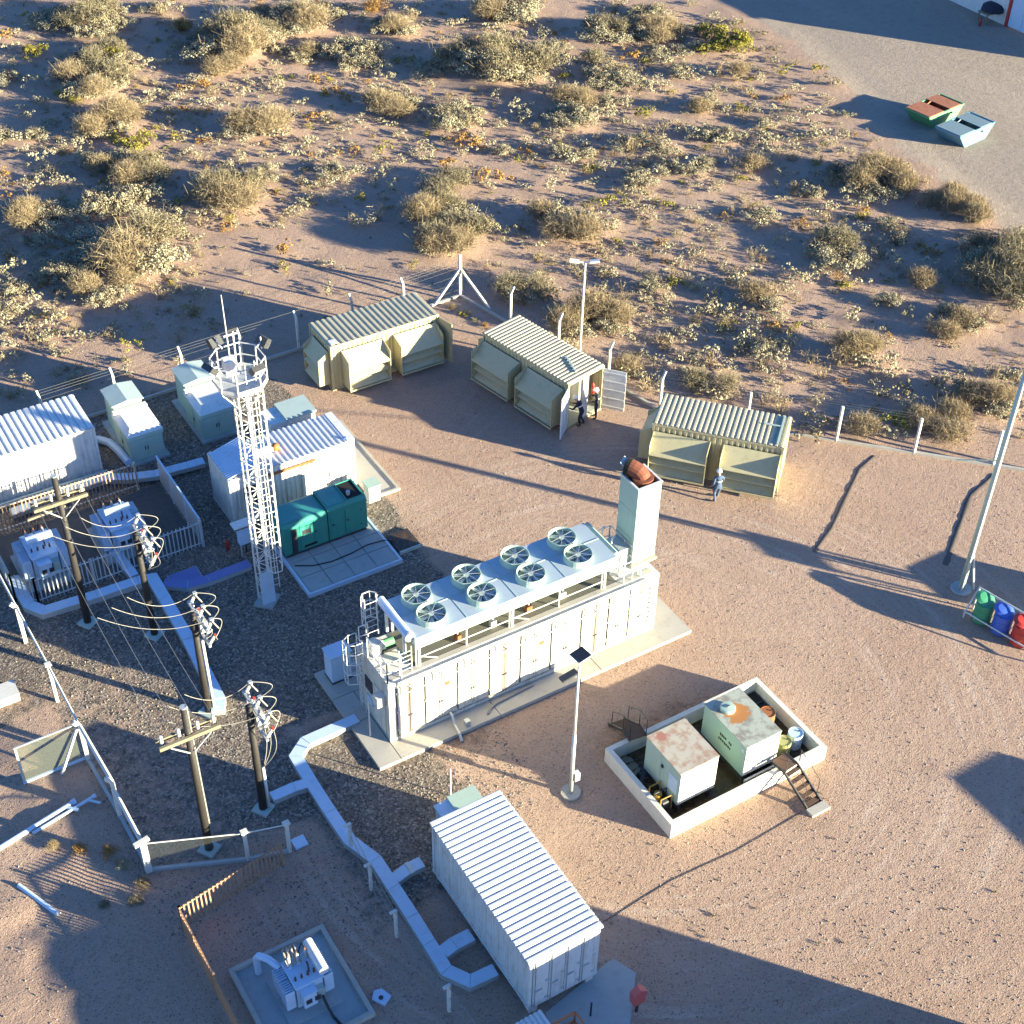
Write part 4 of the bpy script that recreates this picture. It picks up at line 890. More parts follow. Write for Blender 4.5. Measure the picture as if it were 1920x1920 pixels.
ladder(L1, (-.10, 2.05), .45, .16, 4.1, (0,1,0), MAT['steelwhite']); cage(L1, (-.10, 2.05, 0), .5, 2.0, 4.05, (0,1,0), (-1,0,0), MAT['steelwhite'], 5, .62)
L2 = thing('caged_ladder', 'upper caged ladder from container roof to cooler bank, beside header pipe', 'ladder', (.62, 2.55, GZ1))
ladder(L2, (.72, 2.62), .5, GZ1, 5.25, (1,0,0), MAT['steelwhite']); cage(L2, (.72, 2.62, 0), .5, 3.9, 5.2, (1,0,0), (0,.9,.0), MAT['steelwhite'], 4, .4)
L3 = thing('roof_ladder', 'short white ladder with hoops at the front corner of the cooler bank', 'ladder', (.85, .3, GZ1))
ladder(L3, (.88, .25), .5, GZ1, 4.55, (1,0,0), MAT['steelwhite'], step=.22)
RL = thing('roof_railing', 'white roof railing around the ladder landing of the generator container', 'railing', (.1, .3, GZ1))
for (xa, ya), (xb, yb) in (((.05,.12),(.05,1.7)), ((.05,.12),(.62,.12)), ((.05,2.36),(.42,2.36))):
    for z in (GZ1+.5, GZ1+1.0): ob('rail', MB().cyl((xa,ya,z),(xb,yb,z),.022,6), MAT['steelwhite'], RL)
    n = max(2, int(math.hypot(xb-xa, yb-ya)/.5)+1)
    for k in range(n):
        t = k/(n-1); x, y = xa+(xb-xa)*t, ya+(yb-ya)*t; ob('post', MB().bar((x,y,GZ1),(x,y,GZ1+1.02),.035), MAT['steelwhite'], RL)
RR = thing('roof_railing', 'white roof railing between the cooler bank and the exhaust stack', 'railing', (10.9, 1.5, GZ1))
for (xa, ya), (xb, yb) in (((10.55,2.4),(11.35,2.4)), ((11.38,.35),(11.38,2.4)), ((10.55,.18),(11.38,.18))):
    for z in (GZ1+.55, GZ1+1.05): ob('rail', MB().cyl((xa,ya,z),(xb,yb,z),.02,6), MAT['steelwhite'], RR)
    for t in (0,.5,1): x, y = xa+(xb-xa)*t, ya+(yb-ya)*t; ob('post', MB().bar((x,y,GZ1),(x,y,GZ1+1.07),.032), MAT['steelwhite'], RR)
for k, (x, y) in enumerate(((10.75, 2.1), (10.9, 1.6), (10.7, .7))):
    vp = thing('vent_pipe', 'white vent pipe on the container roof between cooler bank and exhaust stack', 'pipe', (x, y, GZ1), 0, 'white vent pipes by the exhaust stack')
    ob('riser', MB().tube([(x,y,GZ1),(x,y,GZ1+1.2-.2*k),(x+.06,y+.05,GZ1+1.32-.2*k),(x+.2,y+.1,GZ1+1.34-.2*k)], .045, 8), MAT['steelwhite'], vp); ob('flange', MB().cyl((x,y,GZ1+.004),(x,y,GZ1+.05),.09,10), MAT['galv'], vp)
cg = thing('control_cabinet', 'blue-grey control cabinet on the slab behind the caged ladder', 'cabinet', (-.5, 3.85, .16)); ob('body', MB().box(-.55, .32, 3.85, 4.5, .22, 1.55), MAT['bluewhite'], cg); ob('plinth', MB().box(-.58,.35,3.82,4.53,.16,.22), MAT['dark'], cg); ob('roof', MB().box(-.6,.37,3.8,4.55,1.552,1.6), MAT['bluewhite'], cg); ob('door', MB().box(-.52,.28,3.83,3.85,.3,1.48), MAT['bluewhite'], cg)
lp = thing('white_standpipe', 'thin white standpipe rising from the slab under the caged ladder', 'pipe', (-.78, .55, .16)); ob('pipe', MB().cyl((-.5,.72,.16),(-.5,.72,2.1),.035,8), MAT['steelwhite'], lp)
# pipes and hose on the slab in front
dp = thing('drain_pipe', 'grey drain pipe elbow on the slab below the generator container doors', 'pipe', (2.5,-.5,.16)); ob('pipe', MB().tube([(2.55,-.03,.5),(2.55,-.2,.45),(2.5,-.5,.25),(2.45,-.95,.2),(2.4,-1.2,.05)], .055, 8), MAT['galv'], dp); ob('valve', MB().box(2.85,3.05,-.75,-.55,.16,.4), MAT['galv'], dp)
wp = thing('white_pipe_length', 'white pipe length lying on the slab below the generator container', 'pipe', (4.6,-.3,.2)); ob('pipe', MB().tube([(3.9,-.62,.2),(4.05,-.48,.22),(4.4,-.32,.22),(6.2,-.2,.22)], .05, 8), MAT['cable'], wp)

# ================================================================ lattice tower
TW = thing('lattice_tower', 'white lattice tower with caged ladder, floodlight platform and whip antenna', 'tower', (-.75, 9.68, 0))
tx, ty, hw = -.75, 9.68, .26
ob('footing', MB().prism([(tx-.62,ty-.05),(tx-.05,ty-.6),(tx+.62,ty+.0),(tx+.05,ty+.62)], -.1, .12), MAT['concretegrey'], TW)
cor = [(-hw,-hw),(hw,-hw),(hw,hw),(-hw,hw)]
for a, b in cor: ob('tower_leg', MB().cyl((tx+a,ty+b,.1),(tx+a*.95,ty+b*.95,11.2),.038,6), MAT['steelwhite'], TW)
for i in range(4):
    (a0,b0),(a1,b1) = cor[i], cor[(i+1)%4]; z = .35; k = 0
    while z < 10.9:
        ob('brace', MB().bar((tx+a0,ty+b0,z),(tx+a1,ty+b1,z+.52),.026) if k%2==0 else MB().bar((tx+a1,ty+b1,z),(tx+a0,ty+b0,z+.52),.026), MAT['steelwhite'], TW)
        if k%2==0: ob('ring_bar', MB().bar((tx+a0,ty+b0,z),(tx+a1,ty+b1,z),.026), MAT['steelwhite'], TW)
        z += .54; k += 1
ob('base_panel', MB().box(tx-hw-.012,tx+hw+.012,ty-hw-.05,ty-hw-.042,.15,1.9), MAT['bluewhite'], TW)
ldr = ob('ladder_stile', MB().cyl((tx+.10,ty-hw-.12,.9),(tx+.10,ty-hw-.12,12.2),.022,6), MAT['steelwhite'], TW); ob('ladder_stile', MB().cyl((tx+.48,ty-hw-.12,.9),(tx+.48,ty-hw-.12,12.2),.022,6), MAT['steelwhite'], TW)
z = 1.1
while z < 11.2: ob('rung', MB().cyl((tx+.10,ty-hw-.12,z),(tx+.48,ty-hw-.12,z),.014,5), MAT['steelwhite'], TW); z += .32
cage(TW, (tx+.29, ty-hw-.12, 0), .5, 2.3, 11.0, (1,0,0), (0,-1,0), MAT['steelwhite'], 12, .62, 4)
pz = 11.2; oct_ = [(.9,.45),(.45,.9),(-.45,.9),(-.9,.45),(-.9,-.45),(-.45,-.9),(.45,-.9),(.9,-.45)]
oc = [(tx+a,ty+b) for a,b in oct_]
ob('platform_ring', MB().prism(oc, pz-.06, pz), MAT['galv'], TW)
for k in range(8):
    (xa,ya),(xb,yb) = oc[k], oc[(k+1)%8]
    ob('toe_board', MB().bar((xa,ya,pz+.08),(xb,yb,pz+.08),.02,.15), MAT['steelwhite'], TW)
    for z in (pz+.55,pz+1.05): ob('guard_rail', MB().bar((xa,ya,z),(xb,yb,z),.035), MAT['steelwhite'], TW)
    ob('guard_post', MB().bar((xa,ya,pz),(xa,ya,pz+1.08),.04), MAT['steelwhite'], TW)
    if k%2==0: ob('platform_strut', MB().bar((xa,ya,pz-.06),(tx+math.copysign(hw,xa-tx),ty+math.copysign(hw,ya-ty),pz-1.0),.04), MAT['steelwhite'], TW)
ob('equipment_box', MB().box(tx-.55,tx-.1,ty-.2,ty+.2,pz+.6,pz+1.1), MAT['white2'], TW); ob('equipment_shelf', MB().box(tx-.62,tx-.02,ty-.28,ty+.28,pz+.52,pz+.58), MAT['galv'], TW)
ob('camera_mast', MB().cyl((tx+.12,ty+.5,pz),(tx+.12,ty+.5,pz+1.9),.035,8), MAT['steelwhite'], TW); ob('camera_arm', MB().bar((tx-.25,ty+.5,pz+1.75),(tx+.3,ty+.5,pz+1.75),.05), MAT['steelwhite'], TW); ob('camera_housing', MB().box(tx-.1,tx+.28,ty+.42,ty+.58,pz+1.9,pz+2.02), MAT['dark'], TW)
ob('whip_antenna', MB().cyl((tx-.22,ty+.15,pz),(tx-.26,ty+.15,14.9),.032,6,.014), MAT['steelwhite'], TW)
for a, b in ((1.15,.35),(.25,-1.15),(-1.15,-.35),(-.35,1.15)):
    ux = unit(V(a,b,0)); px_ = V(tx,ty,pz+1.15)+ux*1.25
    fl = ob('floodlight', MB().obox(px_, ux*.09+V(0,0,-.07), V(-ux[1],ux[0],0)*.26, V(0,0,.14)+ux*.12), MAT['dark'], TW)
    ob('lens', MB().obox(px_+ux*.10-V(0,0,.09), ux*.012-V(0,0,.01), V(-ux[1],ux[0],0)*.23, V(0,0,.12)+ux*.10), MAT['glass'], fl)
    ob('lamp_arm', MB().bar(V(tx,ty,pz+1.05)+ux*.85, px_-ux*.1, .05), MAT['steelwhite'], TW); ob('lamp_bracket', MB().bar(px_-ux*.1+V(0,0,.25), px_-ux*.1-V(0,0,.25), .04), MAT['steelwhite'], TW)
# ================================================================ poles and overhead lines
def footing(root, x, y, r=.42, mat=None):
    ob('footing', MB().prism([(x-r,y+.1),(x-.1,y-r),(x+r,y-.1),(x+.1,y+r)], -.1, .1), mat or MAT['sagedark'], root)
def insulator(mb, p, d, n=4, r=.07, L=.34):
    d = unit(V(*d)); p = V(*p); mb.cyl(p, p+d*L, r*.45, 8)
    for k in range(n): mb.cyl(p+d*L*(k+.25)/n, p+d*L*(k+.7)/n, r, 10, r*.7)
    return mb
def line_pole(x, y, h, zc, label, side=1):
    t = thing('line_pole', label, 'utility pole', (x, y, 0)); footing(t, x, y)
    ob('pole', MB().cyl((x,y,0),(x,y,h),.16,12,.11), MAT['wood'], t, smooth=True)
    ob('pole_cap', MB().cyl((x,y,h),(x,y,h+.04),.12,12), MAT['galv'], t)
    for s in (-1, 1): ob('crossarm', MB().box(x-1.05,x+1.05,y+s*.19-.05,y+s*.19+.05,zc-.07,zc+.07), MAT['woodlight'], t)
    for dx in (-.9,-.3,.35,.9): ob('insulator', insulator(MB(), (x+dx,y+.0,zc+.07),(0,0,1)), MAT['porcelain'], t, smooth=False)
    for s in (-1, 1): ob('arm_stay', MB().bar((x+s*.7,y-.25,zc-.06),(x+s*.08,y-.16,zc-.75),.04), MAT['galv'], t)
    return t
P1 = line_pole(-7.62, 12.2, 7.7, 6.55, 'tall tarred pole with double crossarm beside the transformer pen fence')
ob('bracket_timber', MB().bar((-8.9,12.45,5.9),(-7.4,12.45,6.0),.09), MAT['woodlight'], P1)
P5 = line_pole(-7.74, -.98, 7.35, 6.1, 'tall tarred pole with double crossarm beside the corner of the mesh fence')
ob('pale_strip', MB().bar((-7.58,-1.0,1.0),(-7.64,-1.02,7.4),.05), MAT['cable'], P5)
def span(a, b, sag, n=14):
    a, b = V(*a), V(*b); return [a+(b-a)*t-V(0,0,sag*4*t*(1-t)) for t in np.linspace(0,1,n)]
WX = [-8.55, -7.95, -7.3, -6.75]
for k, wx in enumerate(WX):
    w_ = thing('overhead_wire', 'bare overhead wire strung between the two crossarm poles', 'wire', (wx,5.6,6.3), 0, 'parallel bare wires between the crossarm poles')
    ob('strand', MB().tube(span((wx+.0,12.2,6.95),(wx-.1,-.98,6.5),.35), .009, 5), MAT['wire'], w_)
def switch_pole(x, y, h, label, riser=0, rm=None):
    t = thing('switch_pole', label, 'utility pole', (x, y, 0)); footing(t, x, y)
    ob('pole', MB().cyl((x,y,0),(x,y,h),.15,12,.12), MAT['wood'], t, smooth=True)
    if riser: ob('riser_conduit', MB().cyl((x+.2,y-.1,.05),(x+.17,y-.1,riser),.06,10), MAT['steelwhite'], t, smooth=True)
    za = h-.25
    ob('crossarm', MB().box(x+.14,x+.24,y-.95,y+.95,za-.05,za+.05), MAT['galv'], t); ob('crossarm', MB().box(x+.14,x+.24,y-.95,y+.95,za-.75,za-.65), MAT['galv'], t)
    for k, dy in enumerate((-.8, 0, .8)):
        c = ob('fuse_cutout', insulator(MB(), (x+.22,y+dy,za),(.5,0,.85),5,.075,.42), MAT['porcelain'], t)
        ob('fuse_tube', MB().cyl((x+.40,y+dy-.1,za+.45),(x+.62,y+dy-.1,za-.02),.028,8), MAT['cable'], c)
        ob('clamp', MB().box(x+.36,x+.5,y+dy-.06,y+dy+.06,za+.36,za+.48), MAT['galv'], c)
        a_ = ob('surge_arrester', insulator(MB(), (x+.24,y+dy,za-.7),(.55,0,.75),5,.07,.38), MAT['porcelain'], t)
        if k != 1: ob('arrester_cap', MB().cyl((x+.46,y+dy,za-.42),(x+.5,y+dy,za-.36),.06,8), MAT['red'], a_)
        # looped jumper bulging away from the pole
        p0 = V(x+.42,y+dy,za+.46); p1 = V(x+.46,y+dy-.1,za-.42); pts = []
        for q in np.linspace(0,1,12): pts.append(p0+(p1-p0)*q+V(.42+.12*k,0,.10*(k-.5))*math.sin(math.pi*q)+V(0,-.25*math.sin(math.pi*q)*(k-1),0))
        ob('jumper_loop', MB().tube(pts,.015,6), MAT['cable'], t)
        # lead from the overhead wire, sagging in to the cutout
        wx = WX[k if k < 3 else 2]; st = V(wx, y+.35+dy*.3, 6.62-.006*(12.2-y)); en = V(x+.42, y+dy, za+.46)
        ld = thing('line_lead', 'pale sagging lead from an overhead wire in to a switch pole', 'cable', tuple(st), 0, 'sagging leads between overhead wires and switch poles'); ob('lead', MB().tube(span(st, en, .55, 16), .011, 6), MAT['cable'], ld)
        p2 = V(x+.46,y+dy-.1,za-.42); p3 = V(x+.2,y-.1,max(riser,.4) if riser else za-1.6); pts = [p2+(p3-p2)*q+V(.25,0,-.2)*math.sin(math.pi*q) for q in np.linspace(0,1,9)]
        ob('tail_cable', MB().tube(pts,.014,6), MAT['cable'], t)
    for dy, dz in ((-.45,.12),(.4,.2),(.62,-.35)): ob('post_insulator', insulator(MB(), (x+.19,y+dy,za+dz),(0,0,1),3,.055,.24), MAT['porcelain'], t)
    ob('steel_bracket', MB().bar((x+.1,y-.5,za-.7),(x+.45,y-.62,za-.25),.05).bar((x+.1,y+.5,za-.7),(x+.42,y+.6,za-.3),.05), MAT['galv'], t)
    ob('switch_box', MB().box(x+.12,x+.42,y-.3,y+.25,za-.58,za-.1), MAT['porcelain'], t)
    return t
switch_pole(-5.52, 10.15, 5.45, 'tarred switch pole nearest the transformer pen with looped cables')
switch_pole(-5.25, 5.1, 5.25, 'tarred middle switch pole with a tall white riser conduit', riser=3.9)
switch_pole(-5.38, -.3, 5.5, 'tarred switch pole with a short white riser, beside the tray junction', riser=2.3)

# ================================================================ cable trays
def tray(name, path, w, z0, z1, mat, label, closed=False, cover=True, seg=1.2):
    t = thing(name, label, 'cable tray', (path[0][0], path[0][1], 0)); n = len(path); L = []; R = []
    for i in range(n):
        a = V(*path[max(i-1,0)], 0); b = V(*path[i], 0); c = V(*path[min(i+1,n-1)], 0)
        d1 = unit(b-a) if i > 0 else unit(c-b); d2 = unit(c-b) if i < n-1 else d1
        m = unit(d1+d2); k = 1/max(.5, float(m@d1)); nr = V(-m[1], m[0], 0)*w/2*k; L.append(b+nr); R.append(b-nr)
    for i in range(n-1):
        q = [R[i], R[i+1], L[i+1], L[i]]
        ob('channel', MB().prism([(p[0],p[1]) for p in q], z0, z1-.014), MAT['galv'] if cover else mat, t)
        if cover:
            m_ = max(1, int(np.linalg.norm(np.array(path[i+1])-np.array(path[i]))/seg))
            for j in range(m_):
                e_ = .014*m_/max(.2, float(np.linalg.norm(np.array(path[i+1])-np.array(path[i])))); f0, f1 = (j+e_)/m_, (j+1-e_)/m_; o_ = [R[i]+(R[i+1]-R[i])*f0, R[i]+(R[i+1]-R[i])*f1, L[i]+(L[i+1]-L[i])*f1, L[i]+(L[i+1]-L[i])*f0]; c_ = sum(o_)/4
                ob('cover', MB().prism([(c_[0]+(p[0]-c_[0]), c_[1]+(p[1]-c_[1])) for p in o_], z1-.012, z1+.004*(j%3)), mat, t)
    return t
BW = MAT['bluewhite']
tray('cable_tray', [(-.55,1.72),(-2.75,1.68),(-3.38,1.2),(-3.42,-.35),(-3.42,-1.8),(-3.38,-3.3),(-2.98,-4.5),(-2.98,-7.2),(-3.02,-9.6),(-2.55,-10.35),(-1.62,-10.4)], .46, .0, .26, BW, 'long pale cable tray running from generator container round to white container')
tray('cable_tray', [(-3.2,-.25),(-4.05,-.12),(-4.95,-.12)], .44, .0, .255, BW, 'short cable tray branch to the foot of a switch pole')
tray('cable_tray', [(-2.78,-5.55),(-2.2,-5.42),(-1.62,-5.42)], .46, .0, .255, BW, 'cable tray branch with a cream band into the end of the white container')
ob_ = tray('cable_tray', [(-2.8,-8.95),(-2.3,-8.85),(-1.62,-8.85)], .5, .0, .255, BW, 'cable tray branch into the middle of the white container side')
bnd = thing('tray_strap', 'cream strap across the cable tray branch', 'strap', (-2.15,-5.42,.26)); ob('strap', MB().box(-2.2,-2.06,-5.68,-5.18,.2,.275), MAT['concretewhite'], bnd)
tray('cable_tray', [(-9.5,16.2),(-9.4,14.2),(-9.0,13.55),(-6.8,13.4),(-5.0,13.35),(-4.42,13.2),(-4.5,9.0),(-4.72,5.3),(-5.0,4.75)], .5, .0, .28, BW, 'pale cable tray wrapping the transformer pen and passing the switch poles')
tray('cable_tray', [(-5.34,17.4),(-5.05,13.7)], .42, .0, .27, BW, 'cable tray branch between the two pen transformers')
tray('cable_tray', [(-8.3,20.3),(-6.2,20.4),(-5.5,20.6),(-3.85,20.62),(-2.9,20.1),(-1.85,19.72),(.5,19.5)], .5, .15, .38, BW, 'ribbed cable tray on the ground in front of the blue-roofed container', seg=.35)
tray('cable_tray', [(-4.1,12.75),(-3.3,12.1),(-2.4,12.0),(-.5,12.05)], .5, .0, .22, MAT['violet'], 'violet-painted cable tray running to the lattice tower')
cv = thing('inspection_cover', 'grey-violet inspection cover beside the violet cable tray', 'cover', (-3.2,12.6,0)); ob('cover', MB().box(-3.75,-2.55,12.35,13.15,-.02,.09), MAT['violet'], cv); ob('frame', MB().box(-3.82,-2.48,12.28,13.22,-.03,.04), MAT['concretegrey'], cv)
ta = thing('curved_tray', 'curved pale tray hooking under the side of the left kiosk', 'cable tray', (-2.9,22.6,0)); ob('channel', MB().tube([(-3.6,23.9,.2),(-3.1,23.7,.2),(-2.75,23.2,.2),(-2.6,22.4,.2),(-2.5,21.3,.2)], .2, 8), BW, ta)
wm = thing('wall_pipe_run', 'dark green pipe run along the foot of the blue-roofed container', 'pipe', (-8,21.1,0)); ob('pipe', MB().cyl((-10.9,21.1,.3),(-3.6,21.1,.3),.07,8), MAT['sagedark'], wm)
for x in (-10,-8,-6,-4): ob('bracket', MB().box(x,x+.06,21.0,21.3,0,.24), MAT['dark'], wm)

# ================================================================ bar fences and panels
def bar_fence(label, runs, h, mat, railmat, step=.17, bw=.05, panels=()):
    f = thing('bar_fence', label, 'fence', (runs[0][0][0], runs[0][0][1], 0)); src = None
    for (xa,ya),(xb,yb) in runs:
        d = V(xb-xa,yb-ya,0); L = np.linalg.norm(d); u = d/L; n = int(L/step)
        for z in (.25, h-.1): ob('rail', MB().bar((xa,ya,z),(xb,yb,z),.045), railmat, f)
        for k in range(n+1):
            p = V(xa,ya,0)+u*(k*L/n); loc = p-np.array(f.location); rz = (0,0,math.atan2(u[1],u[0]))
            if src is None: src = ob('bar', MB().box(-bw/2,bw/2,-.045,-.02,.06,h), mat, f, world=False, loc=loc, rot=rz)
            else: inst(src, f, loc, rz)
        m = max(1, int(L/2.4))
        for k in range(m+1):
            p = V(xa,ya,0)+u*(k*L/m); ob('post', MB().box(p[0]-.04,p[0]+.04,p[1]-.04,p[1]+.04,0,h+.03), railmat, f)
    return f
brown = paint('rust_brown_bar', (.34,.20,.12), .7, .15, dirt=.3); MAT['brownbar'] = brown
bar_fence('brown bar fence between the ribbed cable tray and the blue-roofed container', [((-9.6,19.45),(-2.75,19.45))], 1.55, brown, MAT['post'])
bar_fence('grey bar fence in front of the two pen transformers', [((-1.7,14.25),(-9.0,14.25)),((-9.0,14.25),(-9.75,15.0)),((-9.75,15.0),(-9.75,19.45))], 1.45, MAT['galv'], MAT['galv'], .18)
pf = thing('sheet_fence', 'grey-blue sheet panel fence beside the white site container', 'fence', (-1.7,16.7,0))
for k in range(3):
    ya = 14.3+k*1.7; ob('sheet_panel', MB().box(-1.73,-1.70,ya,ya+1.66,.1,1.55), MAT['galv'], pf)
    ob('post', MB().box(-1.76,-1.67,ya-.05,ya+.03,0,1.62), MAT['bluewhite'], pf)
ob('top_rail', MB().box(-1.75,-1.68,14.25,19.4,1.55,1.6), MAT['bluewhite'], pf)
HF = 1.25
q0, q1, q2 = g(335,1700,HF), g(525,1580,HF), g(470,1960,HF)
bar_fence('brown bar fence round the small transformer yard', [((q0[0],q0[1]),(q1[0],q1[1])),((q0[0],q0[1]),(q2[0],q2[1]))], HF, brown, MAT['brownbar'], .16, .055)
by = structure(ob('pen_floor', MB().prism([(-9.8,14.4),(-1.8,14.4),(-1.8,19.3),(-9.8,19.3)], -.05, .012), MAT['penfloor']))

# ================================================================ transformers
def transformer(x, y, w, d, h, label, rz=0, nf=9, mat=None, cons='box'):
    mat = mat or MAT['bluewhite']; t = thing('transformer', label, 'transformer', (x, y, 0), rz); hw, hd = w/2, d/2
    ob('base', MB().box(-hw-.1,hw+.1,-hd-.1,hd+.1,0,.14), MAT['concretegrey'], t, world=False)
    for s in (-1,1): ob('skid_beam', MB().box(-hw*.6,hw*.6,s*hd*.35-.06,s*hd*.35+.06,.14,.26), MAT['dark'], t, world=False)
    ob('tank', MB().box(-hw*.55,hw*.55,-hd*.62,hd*.62,.24,h), mat, t, world=False); ob('lid', MB().box(-hw*.6,hw*.6,-hd*.67,hd*.67,h,h+.045), mat, t, world=False)
    for s in (-1,1):
        for bk in (-1,1):
            yc = bk*hd*.34
            for z in (.42, h-.16): ob('radiator_header', MB().cyl((s*hw*.66,yc-hd*.28,z),(s*hw*.66,yc+hd*.28,z),.045,8), mat, t, world=False); ob('header_stub', MB().cyl((s*hw*.54,yc,z),(s*hw*.66,yc,z),.05,8), mat, t, world=False)
            for k in range(nf):
                yy = yc-hd*.26+k*(hd*.52)/(nf-1); ob('cooling_fin', MB().box(min(s*hw*.62,s*hw),max(s*hw*.62,s*hw),yy-.011,yy+.011,.34,h-.06), mat, t, world=False)
    for k in range(3):
        bx_ = -hw*.36+k*hw*.36; ob('turret', MB().cyl((bx_,hd*.34,h+.045),(bx_,hd*.34,h+.13),.085,10), mat, t, world=False)
        ob('bushing', insulator(MB(), (bx_,hd*.34,h+.12),(0,.18,1),5,.062,.36), MAT['porcelain'], t, world=False); ob('terminal', MB().cyl((bx_,hd*.34+.065,h+.47),(bx_,hd*.34+.08,h+.56),.018,6), MAT['rust'], t, world=False)
    for k in range(4): ob('low_voltage_bushing', MB().cyl((-hw*.42+k*hw*.26,-hd*.3,h+.045),(-hw*.42+k*hw*.26,-hd*.3,h+.22),.045,8,.03), MAT['rustdark'], t, world=False)
    if cons == 'box':
        ob('conservator', MB().cyl((-hw*.5,-hd*.02,h+.42),(hw*.62,-hd*.02,h+.42),.17,14), mat, t, world=False)
        for s in (-.35,.45): ob('conservator_leg', MB().bar((hw*s,0,h+.04),(hw*s,0,h+.3),.05), mat, t, world=False)
    else:
        ob('conservator', MB().cyl((hw*.62,-hd*.7,h+.36),(hw*.62,hd*.75,h+.36),.17,14), MAT['white2'], t, world=False)
        for s in (-.5,.5): ob('conservator_leg', MB().bar((hw*.5,hd*s,h+.02),(hw*.62,hd*s,h+.22),.05), mat, t, world=False)
    ob('relay_pipe', MB().tube([(hw*.2,-hd*.02,h+.4),(hw*.2,-hd*.16,h+.36),(hw*.2,-hd*.2,h+.04)],.03,6), MAT['dark'], t, world=False)
    ob('cable_box', MB().box(-hw*.42,hw*.12,-hd*.98,-hd*.63,.5,h-.12), mat, t, world=False); ob('cable_box_lid', MB().box(-hw*.45,hw*.15,-hd*1.01,-hd*.62,h-.12,h-.08), mat, t, world=False)
    ob('control_box', MB().box(hw*.2,hw*.5,-hd*.86,-hd*.63,.6,h-.3), MAT['sagedark'], t, world=False)
    for k in range(2): ob('gauge', MB().box(-hw*.34+k*.3,-hw*.34+k*.3+.2,-hd*1.0,-hd*.98,h-.6,h-.38), MAT['dark'], t, world=False)
    for k in range(3): ob('lead_cable', MB().tube([(-hw*.36+k*hw*.36,hd*.42,h+.5),(-hw*.36+k*hw*.36,hd*.75,h+.45),(-hw*.3+k*hw*.3,hd*.98,h-.2),(-hw*.25+k*hw*.25,hd*1.02,.1)],.022,6), MAT['cabledark'], t, world=False)
    for s in (-1,1):
        for q in (-1,1): ob('lifting_lug', MB().box(s*hw*.57-.02,s*hw*.57+.02,q*hd*.5-.05,q*hd*.5+.05,h-.05,h+.12), mat, t, world=False)
    return t
transformer(-8.1,16.35,1.95,2.5,1.35,'white finned transformer at the far end of the pen, under the crossarm pole')
transformer(-4.65,16.45,1.95,2.5,1.35,'white finned transformer in the pen nearest the sheet fence')
pad = structure(ob('transformer_pad', MB().box(-9.0,-5.8,-9.6,-6.0,-.1,.05), MAT['concretegrey']))
for a in ((-9.1,-5.7,-6.05,-5.9),(-9.1,-8.95,-9.75,-6.05),(-5.85,-5.7,-9.75,-6.05),(-8.95,-5.85,-9.75,-9.6)): ob('kerb', MB().box(*a,-.05,.2), MAT['concrete'], pad, world=False)
tr = transformer(-7.28,-7.85,1.65,1.7,1.3,'white transformer with looped cables on a kerbed pad in the small yard',0,6,None,'cyl')
for k in range(4):
    pts = [(-.35+k*.14,.25,1.38),(-.38+k*.14,.4,1.62),(-.32+k*.13,.65,1.72),(-.25+k*.12,.85,1.5),(-.2+k*.12,.95,1.0)]; ob('looped_cable', MB().tube(pts,.04,6), MAT['cable'], tr, world=False)
ob('cable_duct', MB().tube([(-.55,.5,1.2),(-.75,.95,1.25),(-.95,1.25,1.2),(-1.0,1.4,.9),(-1.0,1.4,.1)],.12,10), MAT['bluewhite'], tr, world=False)
ob('ground_cable', MB().tube([(.3,-.8,.7),(.35,-1.0,.3),(.4,-1.3,.08),(.6,-2.2,.07)],.05,6), MAT['cabledark'], tr, world=False)
mk = thing('manhole_cover', 'small concrete drain cover at the pad corner', 'cover', (-5.3,-9.3,0)); ob('slab', MB().prism([(-5.55,-9.2),(-5.3,-9.6),(-4.95,-9.4),(-5.1,-9.0),(-5.35,-8.95)],-.05,.07), MAT['bluewhite'], mk); ob('ring', MB().cyl((-5.27,-9.3,.07),(-5.27,-9.3,.09),.08,10), MAT['dark'], mk)
bt = thing('square_cover', 'pale square cover plate lying on the gravel near the mesh fence', 'cover', tuple(g(562,1580,0))); p = g(562,1580,0); ob('plate', MB().box(p[0]-.24,p[0]+.24,p[1]-.24,p[1]+.24,0,.06), MAT['bluewhite'], bt, world=True)

# ================================================================ fences
def bent_post(parent, x, y, h, out, mat, w=.11, arm=.4):
    o_ = unit(V(out[0],out[1],0)); ob('post', MB().bar((x,y,-.1),(x,y,h),w), mat, parent); ob('post_arm', MB().bar((x,y,h-.03),V(x,y,h)+o_*arm*.6+V(0,0,arm*.75),w*.85), mat, parent)
PF = thing('perimeter_fence', 'perimeter fence of bent concrete posts with strained wires and a low kerb', 'fence', (18.3,26.6,0))
back = [(-12.0,25.6),(-8.5,25.7),(-4.95,25.83),(-1.35,25.95),(2.15,26.05),(5.3,26.15),(8.44,26.2),(11.64,26.3),(14.7,26.35),(18.3,26.6)]
side = [(18.3,26.6),(19.2,22.8),(20.0,19.35),(20.75,15.85),(21.5,12.45),(24.35,9.2),(27.4,6.1),(30.0,3.5),(32.6,.9),(35.2,-1.8)]
for i, (x, y) in enumerate(back[:-1]): bent_post(PF, x, y, 1.95, (-.1,1), MAT['post'])
for i, (x, y) in enumerate(side[1:]): bent_post(PF, x, y, 1.95, (1,.35), MAT['post']) if i < 4 else ob('post', MB().bar((x,y,-.1),(x,y,2.1),.11), MAT['post'], PF)
ob('corner_post', MB().bar((18.3,26.6,-.1),(18.3,26.6,2.6),.14), MAT['post'], PF)
for tx_, ty_ in ((16.6,26.45),(19.0,24.6)): ob('corner_stay', MB().bar((tx_,ty_,.05),(18.3,26.6,1.75),.11), MAT['post'], PF)
